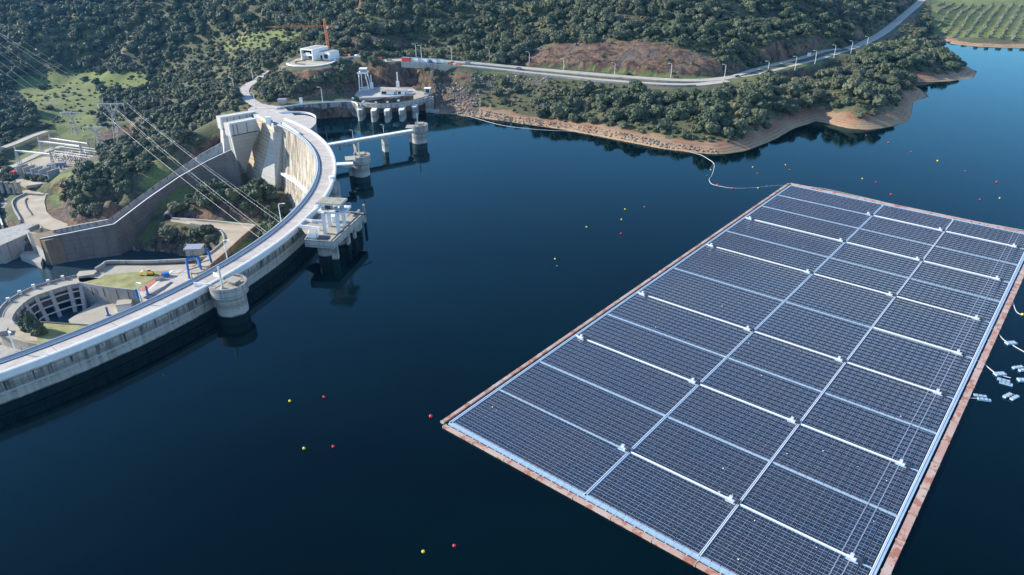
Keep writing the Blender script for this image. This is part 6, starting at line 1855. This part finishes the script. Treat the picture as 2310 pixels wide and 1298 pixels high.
# named single trees
for x, y, z, rad, kind, lab in ((78,752,-48,5.0,'conifer','dark bushy conifer on the lawn below the dam, tallest of the clump'),(62,742,-48,4.0,'conifer','dark conifer at the left of the clump on the lawn below the dam'),(92,756,-48,3.6,'conifer','low dark conifer at the right of the clump on the lawn below the dam'),
    (852,130,28.4,4.6,'oak','bright round tree by the road at the left end of the container row'),(14,405,-47,3.6,'oak','round tree at the left edge in front of the transformer building'),(33,405,-47,3.6,'oak','second round tree from the left edge in front of the transformer building'),(64,407,-47,3.4,'oak','round tree in front of the red unit of the transformer building'),(82,412,-47.5,3.8,'oak','largest round tree on the edge of the pale yard road'),(98,413,-47.5,3.2,'oak','light green round tree at the right end of the yard row'),(143,416,-42,3.2,'oak','single round dark tree on the bright grass slope'),(112,418,-47,2.6,'bush','small brownish tree beside the pale yard road')):
    q = P(x, y, z); q[2] = z if z == -48 else ground(q[0], q[1])
    t, c = tree({'conifer': 'conifer', 'oak': 'round_tree', 'bush': 'small_tree'}[kind], lab, 'tree', q, rad, CR[kind][int(x) % 2], TR[0], x, 1.0)
    SRC.setdefault((kind, int(x) % 2), c)
# a sample bush of each kind that stands by itself
bush, bsx, bsy, bd = candidates(5.2, 300, 'bush')
bl_ = np.argsort(np.where((bsx > 1000) & (bsx < 1500) & (bsy > 170) & (bsy < 300), bd, 1e9))[:6]
for n_, i in enumerate(bl_):
    t, c = tree('maquis_bush', 'low olive-green bush on the rocky bank left of the dense wood', 'bush', bush[i], 2.2, CR['bush'][n_ % 3], TR[0], n_*1.0, 0.9, 'bushes on the rocky bank')
    SRC.setdefault(('bush', n_ % 3), c)
# olive grove in rows
ol = []
o0 = P(2310, 90, 3); 
base = P(2150, 86, 4)[:2]; 
dirA = P(2290,0,14)[:2]-P(2230,84,4)[:2]; dirA = dirA/np.linalg.norm(dirA); dirB = np.array([dirA[1], -dirA[0]])
for i in range(-14, 30):
    for j in range(0, 34):
        q = base+dirB*i*11.5+dirA*(j*8.6+14)
        q = q+rs.uniform(-0.9, 0.9, 2)
        z = ground(*q); X_, Y_, d_ = proj([q[0], q[1], z+2])
        if 2120+max(0, (86-Y_))*-0.1 < X_ < 2330 and -8 < Y_ < 90 and sampleZ(dres, np.array([q[0]]), np.array([q[1]]))[0] > 16 and not inside(RES, np.array([q[0]]), np.array([q[1]]))[0]:
            ol.append((q[0], q[1], z))
print('olives', len(ol))
ol = sorted(ol, key=lambda q: q[1])
for n_, q in enumerate(ol[:290]):
    t, c = tree('olive_tree', 'grey-green olive tree in the planted rows of the grove at the upper right', 'tree', q, 2.5, CR['olive'][n_ % 2], TR[n_ % 3], n_*1.3, 1.0, 'olive trees in rows')
    SRC.setdefault(('olive', n_ % 2), c)

def scatter(name, pts, rad, keys, seed):
    """one stuff object: crowns of the standing trees repeated over many points"""
    me = bpy.data.meshes.new(name); me.vertices.add(len(pts)); me.vertices.foreach_set('co', np.asarray(pts, np.float32).ravel())
    r_ = np.random.RandomState(seed)
    for nm, dt, arr_ in (('scl', 'FLOAT', rad.astype(np.float32)), ('rot', 'FLOAT', r_.uniform(0, 6.28, len(pts)).astype(np.float32)), ('hgt', 'FLOAT', (rad*r_.uniform(0.8, 1.2, len(pts))).astype(np.float32)), ('pick', 'INT', r_.randint(0, len(keys), len(pts)).astype(np.int32))):
        a = me.attributes.new(nm, dt, 'POINT'); a.data.foreach_set('value', arr_)
    me.update()
    o = bpy.data.objects.new(name, me); COL.objects.link(o); tag(o, kind='stuff')
    ng = bpy.data.node_groups.new(name+'_nodes', 'GeometryNodeTree')
    ng.interface.new_socket('Geometry', in_out='INPUT', socket_type='NodeSocketGeometry'); ng.interface.new_socket('Geometry', in_out='OUTPUT', socket_type='NodeSocketGeometry')
    n = ng.nodes; gi = n.new('NodeGroupInput'); go = n.new('NodeGroupOutput')
    jn = n.new('GeometryNodeJoinGeometry')
    for k in reversed(keys):
        oi = n.new('GeometryNodeObjectInfo'); oi.inputs[0].default_value = SRC[k]; oi.inputs[1].default_value = True; ng.links.new(oi.outputs['Geometry'], jn.inputs[0])
    iop = n.new('GeometryNodeInstanceOnPoints'); ng.links.new(gi.outputs[0], iop.inputs['Points']); ng.links.new(jn.outputs[0], iop.inputs['Instance']); iop.inputs['Pick Instance'].default_value = True
    def at(nm, dt):
        a = n.new('GeometryNodeInputNamedAttribute'); a.data_type = dt; a.inputs[0].default_value = nm; return a.outputs[0]
    ng.links.new(at('pick', 'INT'), iop.inputs['Instance Index'])
    cx1 = n.new('ShaderNodeCombineXYZ'); ng.links.new(at('rot', 'FLOAT'), cx1.inputs[2]); ng.links.new(cx1.outputs[0], iop.inputs['Rotation'])
    cx2 = n.new('ShaderNodeCombineXYZ'); ng.links.new(at('scl', 'FLOAT'), cx2.inputs[0]); ng.links.new(at('scl', 'FLOAT'), cx2.inputs[1]); ng.links.new(at('hgt', 'FLOAT'), cx2.inputs[2]); ng.links.new(cx2.outputs[0], iop.inputs['Scale'])
    ng.links.new(iop.outputs[0], go.inputs[0])
    md = o.modifiers.new('scatter', 'NODES'); md.node_group = ng
    return o
rest = np.array([i for i in range(len(oak)) if i not in heroset])
pts = oak[rest].copy(); pts[:, 2] -= 0.3
scatter('far_woodland', pts, orad[rest], [k for k in SRC if k[0] == 'oak'], 1)
keep_ = np.ones(len(bush), bool); keep_[bl_] = False
brad = np.random.RandomState(9).uniform(0.9, 2.4, len(bush))
bpt = bush.copy(); bpt[:, 2] -= 0.3
scatter('maquis_shrubs', bpt[keep_], brad[keep_], [k for k in SRC if k[0] == 'bush'], 2)
print('bushes', len(bush))
# broken stone on the shore and the rocky bank
def rock_mesh(seed):
    r_ = np.random.RandomState(seed); v, f = ico(1); v = v*(1+r_.uniform(-0.35, 0.35, len(v)))[:, None]*np.array([1, 0.8, 0.6]); me = bpy.data.meshes.new('boulder'); me.from_pydata(v.tolist(), [], f); me.materials.append(MATS['boulder']); return me
mt, t_, b_ = new_mat('boulder'); b_.inputs['Roughness'].default_value = 0.9
oi = t_.nodes.new('ShaderNodeObjectInfo'); c_ = mixc(t_, oi.outputs['Random'], (0.08, 0.075, 0.07), (0.34, 0.29, 0.24)); t_.links.new(c_, b_.inputs['Base Color'])
for k in range(2):
    q = P(1045+k*50, 252+k*8, 2); o = bpy.data.objects.new('boulder', rock_mesh(k)); COL.objects.link(o); o.location = (q[0], q[1], ground(q[0], q[1])+0.3); o.scale = (1.3,)*3
    tag(o, ('grey boulder at the water end of the stony bank by the bay', 'pale boulder on the shore right of the stony bank')[k], 'boulder'); SRC[('rock', k)] = o
rp = []
rs = np.random.RandomState(77)
for poly, n in (([(975,190),(1060,185),(1090,225),(1060,262),(1010,258),(985,230)], 800), ([(1045,240),(1150,262),(1300,283),(1300,294),(1180,279),(1060,262)], 260), ([(1060,165),(1240,175),(1230,205),(1120,215),(1060,200)], 500), ([(1300,280),(1500,320),(1620,338),(1620,346),(1500,333),(1300,293)], 260), ([(250,560),(430,550),(440,582),(260,585)], 120)):
    pl = np.array(poly); k = 0; tries = 0
    while k < n and tries < n*8:
        tries += 1
        x = rs.uniform(pl[:, 0].min(), pl[:, 0].max()); y = rs.uniform(pl[:, 1].min(), pl[:, 1].max())
        if not inside(poly, np.array([x]), np.array([y]))[0]: continue
        zg = -60 if x < 500 else 3
        q = P(x, y, zg)
        q = PG(x, y)
        if q[2] < (0.05 if x > 500 else ZR) or (x > 500 and inside(RES, np.array([q[0]]), np.array([q[1]]))[0]): continue
        rp.append(q); k += 1
rp = np.array(rp)
scatter('loose_rocks', rp, rs.uniform(0.3, 1.0, len(rp))**2*1.0+0.25, [('rock', 0), ('rock', 1)], 4)
# ================================================================== air
USE_HAZE = True
if USE_HAZE:
    hb = one('white_paint'); hb.box((75, 300, 40), (3000, 2800, 226)); hz = hb.build('haze'); tag(hz, kind='stuff')
    mt = bpy.data.materials.new('haze_air'); mt.use_nodes = True; t = mt.node_tree; t.nodes.clear()
    out = t.nodes.new('ShaderNodeOutputMaterial'); pv = t.nodes.new('ShaderNodeVolumePrincipled')
    pv.inputs['Color'].default_value = (0.12, 0.45, 1.0, 1); pv.inputs['Density'].default_value = 0.000035; pv.inputs['Anisotropy'].default_value = 0.35
    t.links.new(pv.outputs[0], out.inputs['Volume'])
    hz.data.materials.clear(); hz.data.materials.append(mt)
    hz.display_type = 'WIRE'
print('SCRIPT DONE objects', len(bpy.data.objects))
